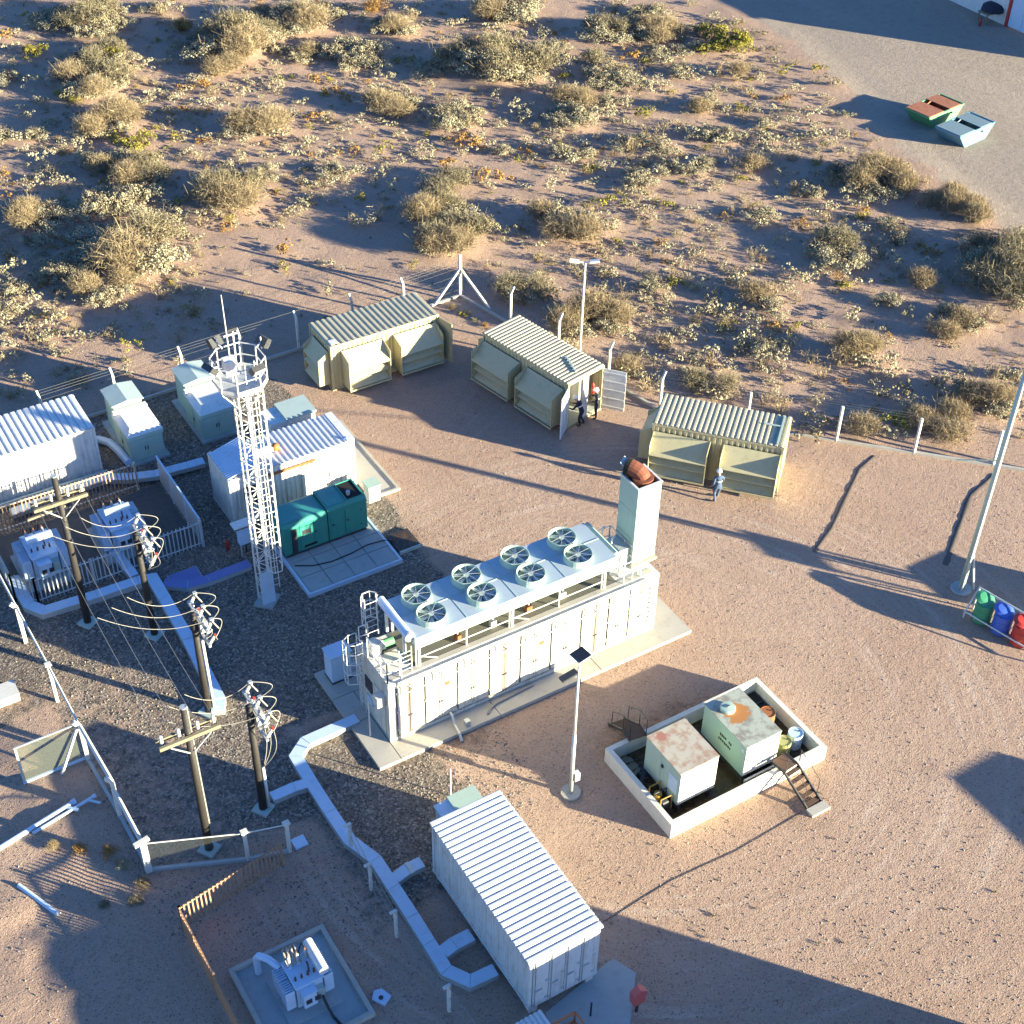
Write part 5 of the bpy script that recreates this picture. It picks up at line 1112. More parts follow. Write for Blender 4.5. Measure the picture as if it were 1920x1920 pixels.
for line in (back, side):
    for a, b in zip(line[:-1], line[1:]):
        ob('kerb', MB().bar((a[0],a[1],.05),(b[0],b[1],.05),.14,.18), MAT['concrete'], PF)
    for z in (.45,.9,1.35,1.8): ob('wire', MB().tube([(x,y,z) for x,y in line],.0045,4), MAT['fencewire'], PF)
    for k in range(3): ob('barbed_wire', MB().tube([(x+.08*(k+1)*(1 if line is side else 0),y+.08*(k+1)*(0 if line is side else 1),2.0+.1*k) for x,y in line],.006,4), MAT['fencewire'], PF)
def screenmat(name, c, a):
    m = NT(name); m.col(m.mix(m.noise(6,3), tuple(x*.85 for x in c), c)); m.b.inputs['Roughness'].default_value = .7
    tr = m.node('ShaderNodeBsdfTransparent'); mx = m.node('ShaderNodeMixShader'); mx.inputs[0].default_value = a; m.link(tr.outputs[0], mx.inputs[1]); m.link(m.b.outputs[0], mx.inputs[2])
    out = [n for n in m.n if n.type == 'OUTPUT_MATERIAL'][0]; m.link(mx.outputs[0], out.inputs[0]); return m.m
MAT['mesh'] = screenmat('wire_mesh', (.22,.23,.20), .13)
MF = thing('mesh_fence', 'white-posted wire mesh fence along the outer edge of the pole yard', 'fence', (-9.9,5,0))
line = [(-10.2,16.4),(-10.15,12.4),(-10.08,8.6),(-10.05,5.1),(-9.93,2.0),(-9.9,-.75),(-6.75,-2.1),(-5.35,-2.5)]
for i, (x, y) in enumerate(line):
    h = 2.0 if i < 5 else 1.55
    if i == 5: ob('post', MB().bar((x,y,-.1),(x,y,1.6),.22), MAT['post'], MF); ob('post_cap', MB().bar((x-.3,y-.05,1.62),(x+.25,y+.05,1.62),.16,.12), MAT['post'], MF)
    elif i in (0,2,6,7): ob('post', MB().bar((x,y,-.1),(x,y,h),.12), MAT['post'], MF); ob('post_cap', MB().box(x-.12,x+.12,y-.1,y+.1,h,h+.08), MAT['post'], MF)
    else: bent_post(MF, x, y, h-.05, (-1,.2), MAT['post'], .15, .32)
for i, (a, b) in enumerate(zip(line[:-1], line[1:])):
    h = 1.95 if i < 4 else 1.5
    if i < 5: ob('top_tube', MB().cyl((a[0],a[1],h+.02),(b[0],b[1],(h if i<4 else 1.5)+.02),.075 if i in (3,4) else .045,8), MAT['post'], MF)
    else: ob('top_tube', MB().cyl((a[0],a[1],h),(b[0],b[1],h),.025,6), MAT['post'], MF)
    ob('mesh_panel', MB().add([(a[0],a[1],.15),(b[0],b[1],.15),(b[0],b[1],h),(a[0],a[1],h)],[(0,1,2,3)]), MAT['mesh'], MF)
    if i >= 3: ob('base_kerb', MB().bar((a[0],a[1],.06),(b[0],b[1],.06),.12,.16), MAT['concretegrey'], MF)
SP = thing('mesh_panel_stand', 'greenish mesh panel with diagonal strut projecting from the white-posted fence', 'fence panel', (-11.2,5.2,0))
ob('mesh_panel', MB().add([(-12.4,5.2,.1),(-10.1,5.2,.1),(-10.1,5.2,1.95),(-12.4,5.2,1.95)],[(0,1,2,3)]), screenmat('green_mesh',(.22,.23,.17),.30), SP)
ob('top_bar', MB().bar((-12.45,5.2,1.97),(-10.1,5.2,1.97),.05), MAT['galv'], SP); ob('bottom_bar', MB().bar((-12.45,5.2,.1),(-10.1,5.2,.1),.09), MAT['bluewhite'], SP); ob('strut', MB().bar((-11.1,4.9,.1),(-10.15,5.1,1.9),.09), MAT['post'], SP); ob('end_post', MB().bar((-12.4,5.2,0),(-12.4,5.2,1.95),.08), MAT['sagedark'], SP)
SF = thing('mesh_fence', 'low chain-link fence on white posts beside the white container trays', 'fence', (-3.6,-7,0))
l2 = [(-3.45,-3.55),(-3.62,-5.4),(-3.75,-7.5),(-3.6,-10.8),(-3.45,-14)]
for i, (x, y) in enumerate(l2):
    ob('post', MB().bar((x,y,-.1),(x,y,1.45),.10), MAT['post'], SF); ob('post_cap', MB().bar((x-.2,y,1.46),(x+.06,y,1.46),.10,.06), MAT['post'], SF)
for a, b in zip(l2[:-1], l2[1:]):
    for z in (.2,.8,1.4): ob('wire', MB().cyl((a[0],a[1],z),(b[0],b[1],z),.010,4), MAT['wire'], SF)
    ob('mesh_panel', MB().add([(a[0],a[1],.05),(b[0],b[1],.05),(b[0],b[1],1.4),(a[0],a[1],1.4)],[(0,1,2,3)]), screenmat('thin_mesh',(.42,.44,.42),.10) if 'thin_mesh' not in bpy.data.materials else bpy.data.materials['thin_mesh'], SF)
# ================================================================ fuel tank bund
BN = thing('tank_bund', 'whitewashed concrete bund wall enclosing the two fuel tanks', 'bund', (6.6,-8.8,0))
bx0, bx1, by0, by1, bh = 6.55, 13.75, -8.9, -4.72, .72
for a in ((bx0,bx1,by0,by0+.2),(bx0,bx1,by1-.2,by1),(bx0,bx0+.2,by0+.2,by1-.2),(bx1-.2,bx1,by0+.2,by1-.2)): ob('wall', MB().box(*a,-.1,bh), MAT['concretewhite'], BN)
ob('floor', MB().box(bx0+.2,bx1-.2,by0+.2,by1-.2,-.08,.03), MAT['oil'], BN)
def stained(name, c, stain, cx, cy, r, rust2):
    m = NT(name); col = m.mix(m.noise(1.6,5), tuple(x*.9 for x in c), c)
    sx = m.node('ShaderNodeSeparateXYZ'); m.link(m.tc.outputs['Object'], sx.inputs[0])
    dx = m.math('SUBTRACT', sx.outputs[0], cx); dy = m.math('SUBTRACT', sx.outputs[1], cy)
    d = m.math('SQRT', m.math('ADD', m.math('MULTIPLY',dx,dx), m.math('MULTIPLY',dy,dy))); d = m.math('ADD', d, m.ramp(m.noise(3,4),.3,.7,-.18,.18))
    col = m.mix(m.ramp(m.noise(2.4,8,.7),.46,.60,0,.8), col, rust2); col = m.mix(m.ramp(d, r, r-.09), col, stain)
    m.col(col); m.b.inputs['Roughness'].default_value = .55; return m.m
def tank(x0, x1, y0, y1, z0, z1, label, body, top, two=False):
    t = thing('fuel_tank', label, 'tank', (x0,y0,0))
    ob('skid', MB().box(x0+.1,x0+.25,y0+.05,y1-.05,.03,z0).box(x1-.25,x1-.1,y0+.05,y1-.05,.03,z0), MAT['dark'], t)
    b = ob('tank_body', MB().box(x0,x1,y0,y1,z0,z1-.02), body, t); ob('tank_top', MB().box(x0-.02,x1+.02,y0-.02,y1+.02,z1-.02,z1+.01), top, t); return t, b
t1, tb = tank(7.42,9.12,-8.05,-6.0,.4,2.12,'cream fuel tank with a rust-stained top inside the bund',MAT['sage'],stained('stained_top_a',(.47,.42,.33),(.36,.16,.11),.45,1.75,.26,(.34,.19,.12)))
ob('front_sheet', MB().box(7.44,9.10,-8.075,-8.052,.42,2.08), MAT['white2'], t1); ob('side_seam', MB().box(7.41,7.42,-6.95,-6.93,.45,2.05), MAT['sagedark'], t1); ob('side_plate', MB().box(7.405,7.42,-7.95,-7.45,.85,1.65), MAT['bluewhite'], t1)
ob('front_seam', MB().box(8.24,8.26,-8.078,-8.074,.42,2.08), MAT['sagedark'], t1); ob('side_valve', MB().box(7.36,7.42,-7.1,-7.0,1.5,1.62), MAT['dark'], t1)
t2, tb2 = tank(10.28,11.9,-8.2,-5.72,.42,2.0,'pale green fuel tank with a round hatch and orange rust ring on top',MAT['sage'],stained('stained_top_b',(.42,.43,.35),(.42,.18,.05),.72,1.55,.52,(.20,.17,.13)))
ob('front_sheet', MB().box(10.3,11.88,-8.225,-8.202,.44,1.96), MAT['white2'], t2)
ht = ob('hatch', MB().lathe((10.85,-6.35,2.01),[(0,.16),(.27,.14),(.29,.10),(.29,0)],20), MAT['sage'], t2); ob('hatch_handle', MB().bar((10.75,-6.35,2.18),(10.95,-6.35,2.18),.025), MAT['dark'], ht)
ob('name_plate', MB().box(10.265,10.28,-8.12,-7.98,1.62,1.78), MAT['white2'], t2)
# two rows of dark stencil strokes on the tank side, unreadable as in the photo
sr = random.Random(4)
for row, (z, ys) in enumerate(((1.38, -6.75), (1.12, -6.70))):
    y = ys
    for k in range(7):
        w = sr.uniform(.05,.09)
        if not (row == 0 and k == 4): ob('stencil_mark', MB().box(10.268,10.28,y-w,y,z-.07+sr.uniform(0,.05),z+.07), MAT['dark'], t2)
        y -= w+.035
for k in range(3): ob('skid_rail', MB().box(10.3,11.9,-8.4-.0,-8.32,.08+.11*k,.13+.11*k), MAT['galv'], t2)
# things standing in the bund
def drum(x, y, z, r, h, mat, label, lid=None, grp=None):
    t = thing('drum', label, 'drum', (x,y,z), 0, grp); ob('body', MB().lathe((x,y,z),[(0,0),(r,0),(r,h*.32),(r*1.03,h*.34),(r,h*.36),(r,h*.66),(r*1.03,h*.68),(r,h*.7),(r,h),(r*.93,h),(r*.93,h-.02),(0,h-.02)],18), mat, t)
    ob('bung', MB().cyl((x+r*.5,y,z+h-.02),(x+r*.5,y,z+h+.01),.035,8), MAT['dark'], t); return t
drum(12.78,-6.55,.03,.30,.95,MAT['rust'],'rusty orange drum standing against the bund wall')
drum(12.45,-7.05,.03,.27,.6,MAT['bluewhite'],'pale blue-grey drum beside the rusty drum in the bund')
drum(13.2,-7.75,.03,.29,.7,MAT['bluewhite'],'pale drum with clamp ring in the corner of the bund')
drum(12.55,-7.85,.03,.28,.72,MAT['paleyellow'],'pale yellow drum in the bund beside the stair landing')
pu = thing('transfer_pump', 'yellow transfer pump with black frame at the end of the cream tank', 'pump', (7.1,-7.5,.03))
ob('frame', MB().box(6.85,7.35,-7.85,-7.1,.03,.12), MAT['dark'], pu); ob('motor', MB().cyl((6.95,-7.75,.42),(7.2,-7.75,.42),.17,12), MAT['dark'], pu); ob('pump_body', MB().cyl((7.05,-7.4,.2),(7.05,-7.4,.62),.15,12), MAT['yellow'], pu)
for y in (-7.85,-7.5,-7.15): ob('guard_bar', MB().tube([(6.83,y,.1),(6.83,y,.85),(7.33,y,.85),(7.33,y,.1)],.03,6), MAT['yellow'] if y != -7.5 else MAT['dark'], pu)
yp = thing('yellow_pipe', 'yellow fuel pipe between the two tanks', 'pipe', (9.7,-6.5,.2)); ob('pipe', MB().tube([(9.55,-5.6,.7),(9.6,-5.9,.75),(9.75,-7.0,.75),(9.8,-7.3,.5)],.07,8), MAT['yellow'], yp); ob('flange', MB().cyl((9.6,-6.0,.75),(9.62,-6.06,.75),.11,10), MAT['dark'], yp)
ft = thing('filter_unit', 'dark filter unit with pale canisters between the tanks', 'filter', (9.7,-5.4,.03)); ob('stand', MB().box(9.45,10.05,-5.5,-5.05,.03,.55), MAT['dark'], ft)
for k in range(2): ob('canister', MB().cyl((9.62+.26*k,-5.25,.55),(9.62+.26*k,-5.25,.88),.09,10), MAT['white2'], ft)
cr = thing('wooden_crate', 'broken timber crate lying in the bund corner behind the cream tank', 'crate', (6.95,-5.3,.03))
for k in range(5): ob('plank', MB().obox((7.05+.0*k,-5.15-.2*k,.22+.05*(k%2)),V(.3,.06*(k-2),.03),V(-.01,.08,0),V(0,0,.015)), MAT['woodlight'], cr)
for s in (-1,1): ob('batten', MB().bar((7.05+s*.22,-4.98,.14),(7.05+s*.22,-6.05,.14),.06,.08), MAT['woodlight'], cr)
cp = thing('copper_fitting', 'rusty pipe fitting in the dark end of the bund', 'fitting', (12.5,-5.6,.03)); ob('elbow', MB().tube([(12.45,-5.7,.05),(12.45,-5.7,.4),(12.55,-5.6,.5),(12.75,-5.5,.5)],.08,8), MAT['rust'], cp)
ds = thing('black_sump', 'black sump box in the end of the bund', 'sump', (12.8,-5.3,.03)); ob('box', MB().box(12.15,13.45,-6.1,-5.0,.03,.30), MAT['soot'], ds); ob('lid_bar', MB().box(12.2,13.4,-5.6,-5.55,.30,.34), MAT['dark'], ds)
# steps over the bund wall
def steps(x, y, rz, label, rail=True, nt=5, big=1.0):
    t = thing('bund_steps', label, 'steps', (x,y,0), rz); H = .85
    for s in (-.35,.35):
        ob('stringer', MB().bar((s,0,.04),(s,1.35*big,H),.05,.12), MAT['dark'], t, world=False); ob('stringer', MB().bar((s,1.35*big,H),(s,2.0*big,H),.05,.1), MAT['dark'], t, world=False)
        if rail:
            for yy, z0_ in ((.25,.2),(1.3*big,H),(1.95*big,H)): ob('rail_post', MB().bar((s,yy,z0_),(s,yy,z0_+.8),.022), MAT['dark'], t, world=False)
            ob('hand_rail', MB().tube([(s,.25,1.0),(s,1.3*big,H+.8),(s,1.95*big,H+.8)],.014,6), MAT['dark'], t, world=False)
    for k in range(nt): f = (k+.6)/nt; ob('tread', MB().box(-.33,.33,1.35*big*f-.09,1.35*big*f+.09,H*f-.02,H*f+.01), MAT['rustdark'], t, world=False)
    ob('landing', MB().box(-.33,.33,1.35*big,2.0*big,H,H+.03), MAT['rustdark'], t, world=False); return t
p = g(1527,1512,0); steps(p[0],p[1],rad(6),'metal grating steps climbing over the front bund wall',rail=True,big=1.0)
st = thing('step_block', 'pale concrete block at the foot of the grating steps', 'block', (p[0],p[1]-.25,0)); ob('block', MB().box(p[0]-.42,p[0]+.42,p[1]-.38,p[1]-.02,-.05,.12), MAT['concrete'], st)
steps(8.05,-3.35,rad(172),'dark rusted steps with thin handrails over the back bund wall',big=.85)
# cable from the bund to the white container
gc = thing('ground_cable', 'thin dark cable lying on the soil from the bund steps to the white container', 'cable', tuple(g(1500,1520,.02)))
ob('cable', MB().tube([tuple(g(a,b,.009)) for a,b in ((1500,1525),(1440,1560),(1380,1595),(1320,1622),(1260,1650),(1210,1680),(1160,1712),(1130,1728))],.011,5), MAT['cabledark'], gc)

# ================================================================ lamps and poles
LP = thing('lamp_post', 'grey lamp post with a small solar panel between generator container and bund', 'lamp post', (4.62,-5.36,0))
lx, ly = 4.62, -5.36
ob('footing', MB().cyl((lx,ly,-.1),(lx,ly,.08),.38,10), MAT['concrete'], LP); ob('pole', MB().cyl((lx,ly,0),(lx,ly,3.2),.085,10,.075), MAT['galv'], LP, smooth=True); ob('upper_pole', MB().cyl((lx,ly,3.2),(lx,ly,6.6),.055,10,.045), MAT['steelwhite'], LP, smooth=True)
ob('junction_box', MB().box(lx+.06,lx+.26,ly-.16,ly+.02,.75,1.15), MAT['white2'], LP)
so = ob('solar_panel', MB().obox((lx+.22,ly+.25,6.9),V(.27,.05,0),V(-.04,.24,.02),V(.0,-.005,.02)), MAT['solar'], LP); ob('panel_frame', MB().obox((lx+.22,ly+.25,6.875),V(.30,.055,0),V(-.045,.27,.022),V(0,-.005,.014)), MAT['white2'], LP); ob('panel_bracket', MB().bar((lx,ly,6.55),(lx+.2,ly+.22,6.87),.04), MAT['galv'], LP)
hd = ob('lamp_head', MB().obox((lx-.42,ly-.02,6.45),V(.32,.02,.03),V(-.01,.13,0),V(0,0,.045)), MAT['dark'], LP); ob('lamp_glass', MB().obox((lx-.42,ly-.02,6.395),V(.27,.02,.025),V(-.01,.10,0),V(0,0,.012)), MAT['glass'], hd); ob('lamp_arm', MB().bar((lx,ly,6.45),(lx-.14,ly-.01,6.46),.05), MAT['galv'], LP)
b = g(1085,690,0)
LB = thing('lamp_post', 'slim white lamp post with two heads behind the open-door container', 'lamp post', (b[0],b[1],0))
ob('pole', MB().cyl((b[0],b[1],0),(b[0]+.05,b[1],6.2),.075,10,.05), MAT['steelwhite'], LB, smooth=True)
for s in (-1,1):
    h_ = ob('lamp_head', MB().obox((b[0]+s*.42,b[1]-s*.25,6.25),V(.2*s,-.12*s,.03),V(.06,.1,0),V(0,0,.05)), MAT['white2'], LB); ob('lamp_arm', MB().bar((b[0]+.05,b[1],6.15),(b[0]+s*.25,b[1]-s*.15,6.22),.045), MAT['steelwhite'], LB)
RP = thing('steel_pole', 'tall pale green steel pole with side brace beside the bin rack', 'pole', (25.15,-4.65,0))
ob('pole', MB().cyl((25.1,-4.6,0),(25.35,-4.5,12.5),.13,12,.10), MAT['sage'], RP, smooth=True); ob('cable_duct', MB().bar((24.95,-4.75,0),(25.25,-4.62,11),.07), MAT['galv'], RP); ob('brace', MB().bar((25.55,-4.9,.0),(25.2,-4.6,2.2),.06), MAT['steelwhite'], RP); ob('footing', MB().cyl((25.1,-4.6,-.1),(25.1,-4.6,.07),.45,12), MAT['concretegrey'], RP)
ob('cross_stay', MB().bar((25.22,-4.55,6.9),(26.8,-1.4,4.2),.06), MAT['sage'], RP)
p0, p1 = g(845,1492,0), 0
sp = thing('marker_pole', 'thin white marker pole behind the white container', 'pole', tuple(p0)); ob('pole', MB().cyl(p0,(p0[0],p0[1],1.5),.025,8), MAT['steelwhite'], sp)
DB = thing('cable_cabinet', 'pale green cable cabinet against the far end of the white container', 'cabinet', (.1,-5.2,0)); ob('body', MB().box(-.45,1.05,-5.15,-4.3,.05,1.25), MAT['sage'], DB); ob('lid', MB().box(.05,1.15,-5.2,-4.2,1.252,1.42), MAT['sage'], DB); ob('lid_low', MB().box(-.5,.05,-5.2,-4.25,1.252,1.34), MAT['bluewhite'], DB); ob('conduit', MB().tube([(-.3,-5.1,1.4),(.2,-5.3,1.45),(.5,-5.6,1.4)],.05,8), MAT['white2'], DB)
# slab and clutter at the near end of the white container
structure(ob('concrete_pad', MB().prism([(-1.2,-13.6),(1.1,-14.2),(2.35,-12.75),(2.0,-11.9),(-1.0,-12.45)],-.1,.03), MAT['concretegrey']))
rbx = thing('red_hydrant_box', 'faded red metal box on a stand beside the concrete pad', 'box', (1.57,-13.9,0)); ob('box', MB().loft([(1.36,-14.0,.55),(1.78,-14.0,.55),(1.82,-14.0,1.1),(1.57,-14.0,1.3),(1.32,-14.0,1.1)],(0,.26,0)), MAT['redbox'], rbx); ob('stand', MB().box(1.53,1.61,-13.92,-13.84,0,.56), MAT['dark'], rbx)
pd = thing('dark_post', 'thin dark post stuck in the edge of the concrete pad', 'post', tuple(g(1107,1905,0))); q = g(1107,1905,0); ob('post', MB().cyl(q,(q[0],q[1],.75),.035,8), MAT['dark'], pd)
q = g(1000,1925,.6)
wb = thing('ribbed_crate', 'white ribbed crate by the near end of the white container', 'crate', (q[0],q[1],0)); ob('body', MB().box(q[0]-.75,q[0]+.5,q[1]-.6,q[1]+.35,0,.58), MAT['white2'], wb); ob('ribbed_lid', MB().corr((q[0]-.78,q[1]-.62,.6),(1.3,0,0),(0,1.0,0),(0,0,1),8,.05), MAT['whiteroof'], wb)
q = g(1070,1925,.6)
oc_ = thing('orange_frame', 'orange steel cage frame beside the white ribbed crate', 'cage', (q[0],q[1],0))
for xa,ya in ((-.45,-.4),(.4,-.4),(.4,.35),(-.45,.35)): ob('upright', MB().bar((q[0]+xa,q[1]+ya,0),(q[0]+xa,q[1]+ya,.62),.05), MAT['orange'], oc_)
for (xa,ya),(xb,yb) in (((-.45,-.4),(.4,-.4)),((.4,-.4),(.4,.35)),((.4,.35),(-.45,.35)),((-.45,.35),(-.45,-.4))):
    for z in (.1,.6): ob('frame_bar', MB().bar((q[0]+xa,q[1]+ya,z),(q[0]+xb,q[1]+yb,z),.05), MAT['orange'], oc_)
for k in range(3): ob('sack', MB().lathe((q[0]-.2+.2*k,q[1]-.1+.1*(k%2),.02),[(0,0),(.17,.02),(.19,.25),(.12,.42),(0,.45)],10), MAT['concretewhite'], oc_)
# white pipes lying on the left
for k, (a, b_, r) in enumerate((((-5,1593),(140,1503),.09),((62,1562),(178,1492),.06))):
    A, B = g(*a,.12), g(*b_,.12); t = thing('white_pipe', ('thick','thinner')[k]+' white pipe lying across the dug soil outside the fence', 'pipe', tuple(A)); ob('pipe', MB().cyl(A,B,r,10), MAT['bluewhite'], t); ob('coupling', MB().cyl(B-(B-A)*.04,B+(B-A)*.01,r*1.35,10), MAT['bluewhite'], t)
    ob('tee', MB().cyl(B-(B-A)*.12,B-(B-A)*.12+V(.35,-.35,0),r*.8,8), MAT['bluewhite'], t)
A, B = g(35,1660,.1), g(110,1715,.1); t = thing('loose_pipe', 'short white pipe lying alone on the dug soil', 'pipe', tuple(A)); ob('pipe', MB().cyl(A,B,.085,10), MAT['bluewhite'], t); ob('end_collar', MB().cyl(B-(B-A)*.04,B,.10,10), MAT['steelwhite'], t)
A = g(8,1297,.3); t = thing('pale_box', 'pale yellow-green concrete box near the mesh fence', 'box', tuple(A)); ob('body', MB().box(A[0]-.6,A[0]+.45,A[1]-.45,A[1]+.35,-.05,.35), MAT['concretewhite'], t); ob('lid', MB().box(A[0]-.63,A[0]+.48,A[1]-.48,A[1]+.38,.351,.40), MAT['paleyellow'] if False else MAT['concretewhite'], t)

# ================================================================ bins
BR = thing('bin_rack', 'white tubular rack holding three waste drums', 'rack', (24.6,-6.5,0))
r0, r1 = V(*g(1806,1158,0)), V(*g(1960,1250,0))
dr = unit(r1-r0); nr = V(-dr[1],dr[0],0)
for s, zz in ((-.0,.35),(.75,1.25)):
    ob('rack_rail', MB().cyl(r0+nr*s+V(0,0,zz),r1+nr*s+V(0,0,zz),.035,8), MAT['steelwhite'], BR)
for f in (0,1): q = r0+(r1-r0)*f; ob('rack_leg', MB().bar(q+nr*.75,q+nr*.75+V(0,0,1.27),.06), MAT['steelwhite'], BR); ob('rack_leg', MB().bar(q,q+V(0,0,.36),.06), MAT['steelwhite'], BR); ob('rack_side', MB().bar(q+V(0,0,.35),q+nr*.75+V(0,0,1.25),.06), MAT['steelwhite'], BR); ob('rack_stay', MB().bar(q+nr*.75+V(0,0,1.25),q+nr*1.1+V(0,0,0),.05), MAT['steelwhite'], BR)
for k, (mt_, lb) in enumerate(((MAT['greenbin'],'green lidded waste drum in the white rack'),(MAT['bluebin'],'blue lidded waste drum in the white rack'),(MAT['red'],'red lidded waste drum in the white rack'))):
    c = r0+dr*(.58+.90*k)+nr*.42; t = thing('waste_drum', lb, 'waste bin', (c[0],c[1],0)); ob('drum', MB().lathe((c[0],c[1],.05),[(0,0),(.39,0),(.39,.30),(.41,.32),(.39,.34),(.39,.66),(.41,.68),(.39,.70),(.39,.95),(.36,.97),(0,.96)],20), mt_, t)
    tl = .35 if k == 0 else 0.2; ob('lid', MB().xf(np.eye(3)).lathe((0,0,0),[(0,.12),(.27,.10),(.42,.03),(.42,0)],20).xf(np.array([[1,0,0],[0,math.cos(tl),-math.sin(tl)],[0,math.sin(tl),math.cos(tl)]]),(c[0]+.05,c[1]+.12,1.06+.1*tl)), mt_, t); ob('label_patch', MB().obox(c+V(-.2,-.26,.55),V(.09,-.07,0),V(.008,.01,0),V(0,0,.1)), MAT['white2'], t)

# ================================================================ skips and far shed
MAT['skipgrey'] = paint('skip_grey_lid', (.17,.24,.26), .5, .1, dirt=.3, rust=.2)
def skip(x, y, rz, label, outer, inner, z=0.0, tilt=0.0):
    t = thing('skip', label, 'skip', (x,y,z), rz); L, Wd, H = 3.7, 2.0, .92
    def shell(e):
        return [(-L/2+.75+e*.3,-Wd/2+e,e),(L/2-.75-e*.3,-Wd/2+e,e),(L/2-.75-e*.3,Wd/2-e,e),(-L/2+.75+e*.3,Wd/2-e,e),(-L/2+e,-Wd/2+e,H),(L/2-e,-Wd/2+e,H),(L/2-e,Wd/2-e,H),(-L/2+e,Wd/2-e,H)]
    ob('hull', MB().add(shell(0),[(0,3,2,1),(0,1,5,4),(1,2,6,5),(2,3,7,6),(3,0,4,7)]), outer, t, world=False); ob('inside', MB().add(shell(.06),[(0,1,2,3),(4,5,1,0),(5,6,2,1),(6,7,3,2),(7,4,0,3)]), inner, t, world=False)
    for a in ((-L/2,L/2,-Wd/2-.02,-Wd/2+.07),(-L/2,L/2,Wd/2-.07,Wd/2+.02),(-L/2-.02,-L/2+.07,-Wd/2+.07,Wd/2-.07),(L/2-.07,L/2+.02,-Wd/2+.07,Wd/2-.07)): ob('rim', MB().box(*a,H-.04,H+.04), outer, t, world=False)
    ob('lid_half', MB().box(-L/2+.05,-.28,-Wd/2+.03,Wd/2-.03,H+.042,H+.08), inner, t, world=False); ob('lid_half', MB().box(.32,L/2-.35,-Wd/2+.03,Wd/2-.03,H+.042,H+.08), inner, t, world=False)
    for s in (-1,1): ob('lifting_lug', MB().cyl((.5,s*(Wd/2),.7),(.5,s*(Wd/2+.09),.7),.06,8), MAT['dark'], t, world=False)
    return t
p = g(1808,242,.6); skip(p[0],p[1],rad(8),'blue-grey steel skip beside the rusty-lidded one on the gravel road',MAT['skipblue'],MAT['skipgrey'])
p = g(1765,212,.6); skip(p[0]-.15,p[1]+.55,rad(8),'rusty red-lidded green skip on the gravel road',MAT['skipgreen'],MAT['skiprust'],.0)
SH = thing('far_shed', 'white metal shed with a red frame at the edge of the gravel road', 'building', (73.7,39.7,0))
c = g(1888,50,0)
ob('wall', MB().box(c[0],c[0]+14,c[1]-9,c[1]-8.9,0,4.6), MAT['white2'], SH)
for k in range(7): ob('wall_panel', MB().box(c[0]-.04,c[0]+.02,c[1]-9+k*1.28+.02,c[1]-9+(k+1)*1.28-.02,0.1,4.5), MAT['bluewhite'], SH)
ob('door_frame', MB().box(c[0]-.12,c[0]+.1,c[1]-.02,c[1]+.22,0,4.6), MAT['red'], SH); ob('roof', MB().box(c[0]-.4,c[0]+14.2,c[1]-9.3,c[1]+6.5,4.6,4.75), MAT['whiteroof'], SH); ob('wall_back', MB().box(c[0]+.02,c[0]+.12,c[1]+.22,c[1]+6.2,0,4.6), MAT['white2'], SH); ob('wall_far', MB().box(c[0]+.12,c[0]+14,c[1]+6.1,c[1]+6.2,0,4.6), MAT['white2'], SH)
wbq = g(1858,38,0); t = thing('work_bench', 'cluttered work bench with dark sacks beside the far shed door', 'bench', tuple(wbq)); ob('top', MB().box(wbq[0]-1.1,wbq[0]+1.1,wbq[1]-.5,wbq[1]+.5,.7,.8), MAT['woodlight'], t)
for s in (-1,1):
    for s2 in (-1,1): ob('leg', MB().box(wbq[0]+s*1.0-.05,wbq[0]+s*1.0+.05,wbq[1]+s2*.42-.05,wbq[1]+s2*.42+.05,0,.7), MAT['woodlight'], t)
ob('tarpaulin', MB().lathe((wbq[0],wbq[1],.8),[(.95,0),(.9,.3),(.6,.5),(0,.55)],10), MAT['navy'], t)
cyl_extinguisher((wbq[0]-1.6,wbq[1]-.4,0),0,'red cylinder beside the work bench at the far shed')
# wavy shadow lines across the yard, built as low dark ridges
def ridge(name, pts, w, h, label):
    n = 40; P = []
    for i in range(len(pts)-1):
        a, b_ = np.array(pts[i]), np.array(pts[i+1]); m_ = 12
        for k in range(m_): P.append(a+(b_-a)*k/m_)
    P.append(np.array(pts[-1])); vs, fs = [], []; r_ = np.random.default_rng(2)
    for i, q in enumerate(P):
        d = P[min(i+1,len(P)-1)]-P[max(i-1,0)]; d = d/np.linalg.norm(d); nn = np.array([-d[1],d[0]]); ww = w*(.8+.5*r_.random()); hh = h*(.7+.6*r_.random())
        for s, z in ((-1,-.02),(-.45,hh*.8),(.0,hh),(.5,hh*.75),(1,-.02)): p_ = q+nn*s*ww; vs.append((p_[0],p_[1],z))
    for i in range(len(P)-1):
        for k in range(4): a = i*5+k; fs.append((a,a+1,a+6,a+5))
    o = ob(name, MB().add(vs,fs), MAT['shadowstrip'], smooth=True); tag(o, label, 'earth'); return o
MAT['shadowstrip'] = paint('shadow_earth', (.10,.075,.065), .95, .2, dirt=.3, dirtcol=(.2,.14,.1), bump=.6)  # dark tone puts the shadow of both strips into the colour
ridge('shadow_strip', [tuple(g(1527,1035)[:2]),tuple(g(1560,990)[:2]),tuple(g(1590,925)[:2]),tuple(g(1612,880)[:2]),tuple(g(1640,855)[:2])], .13, .04, 'painted shadow strip running from the yard to the perimeter fence')
ridge('shadow_strip', [tuple(g(1772,1060)[:2]),tuple(g(1800,985)[:2]),tuple(g(1820,930)[:2]),tuple(g(1865,890)[:2])], .16, .04, 'painted shadow strip near the tall steel pole')

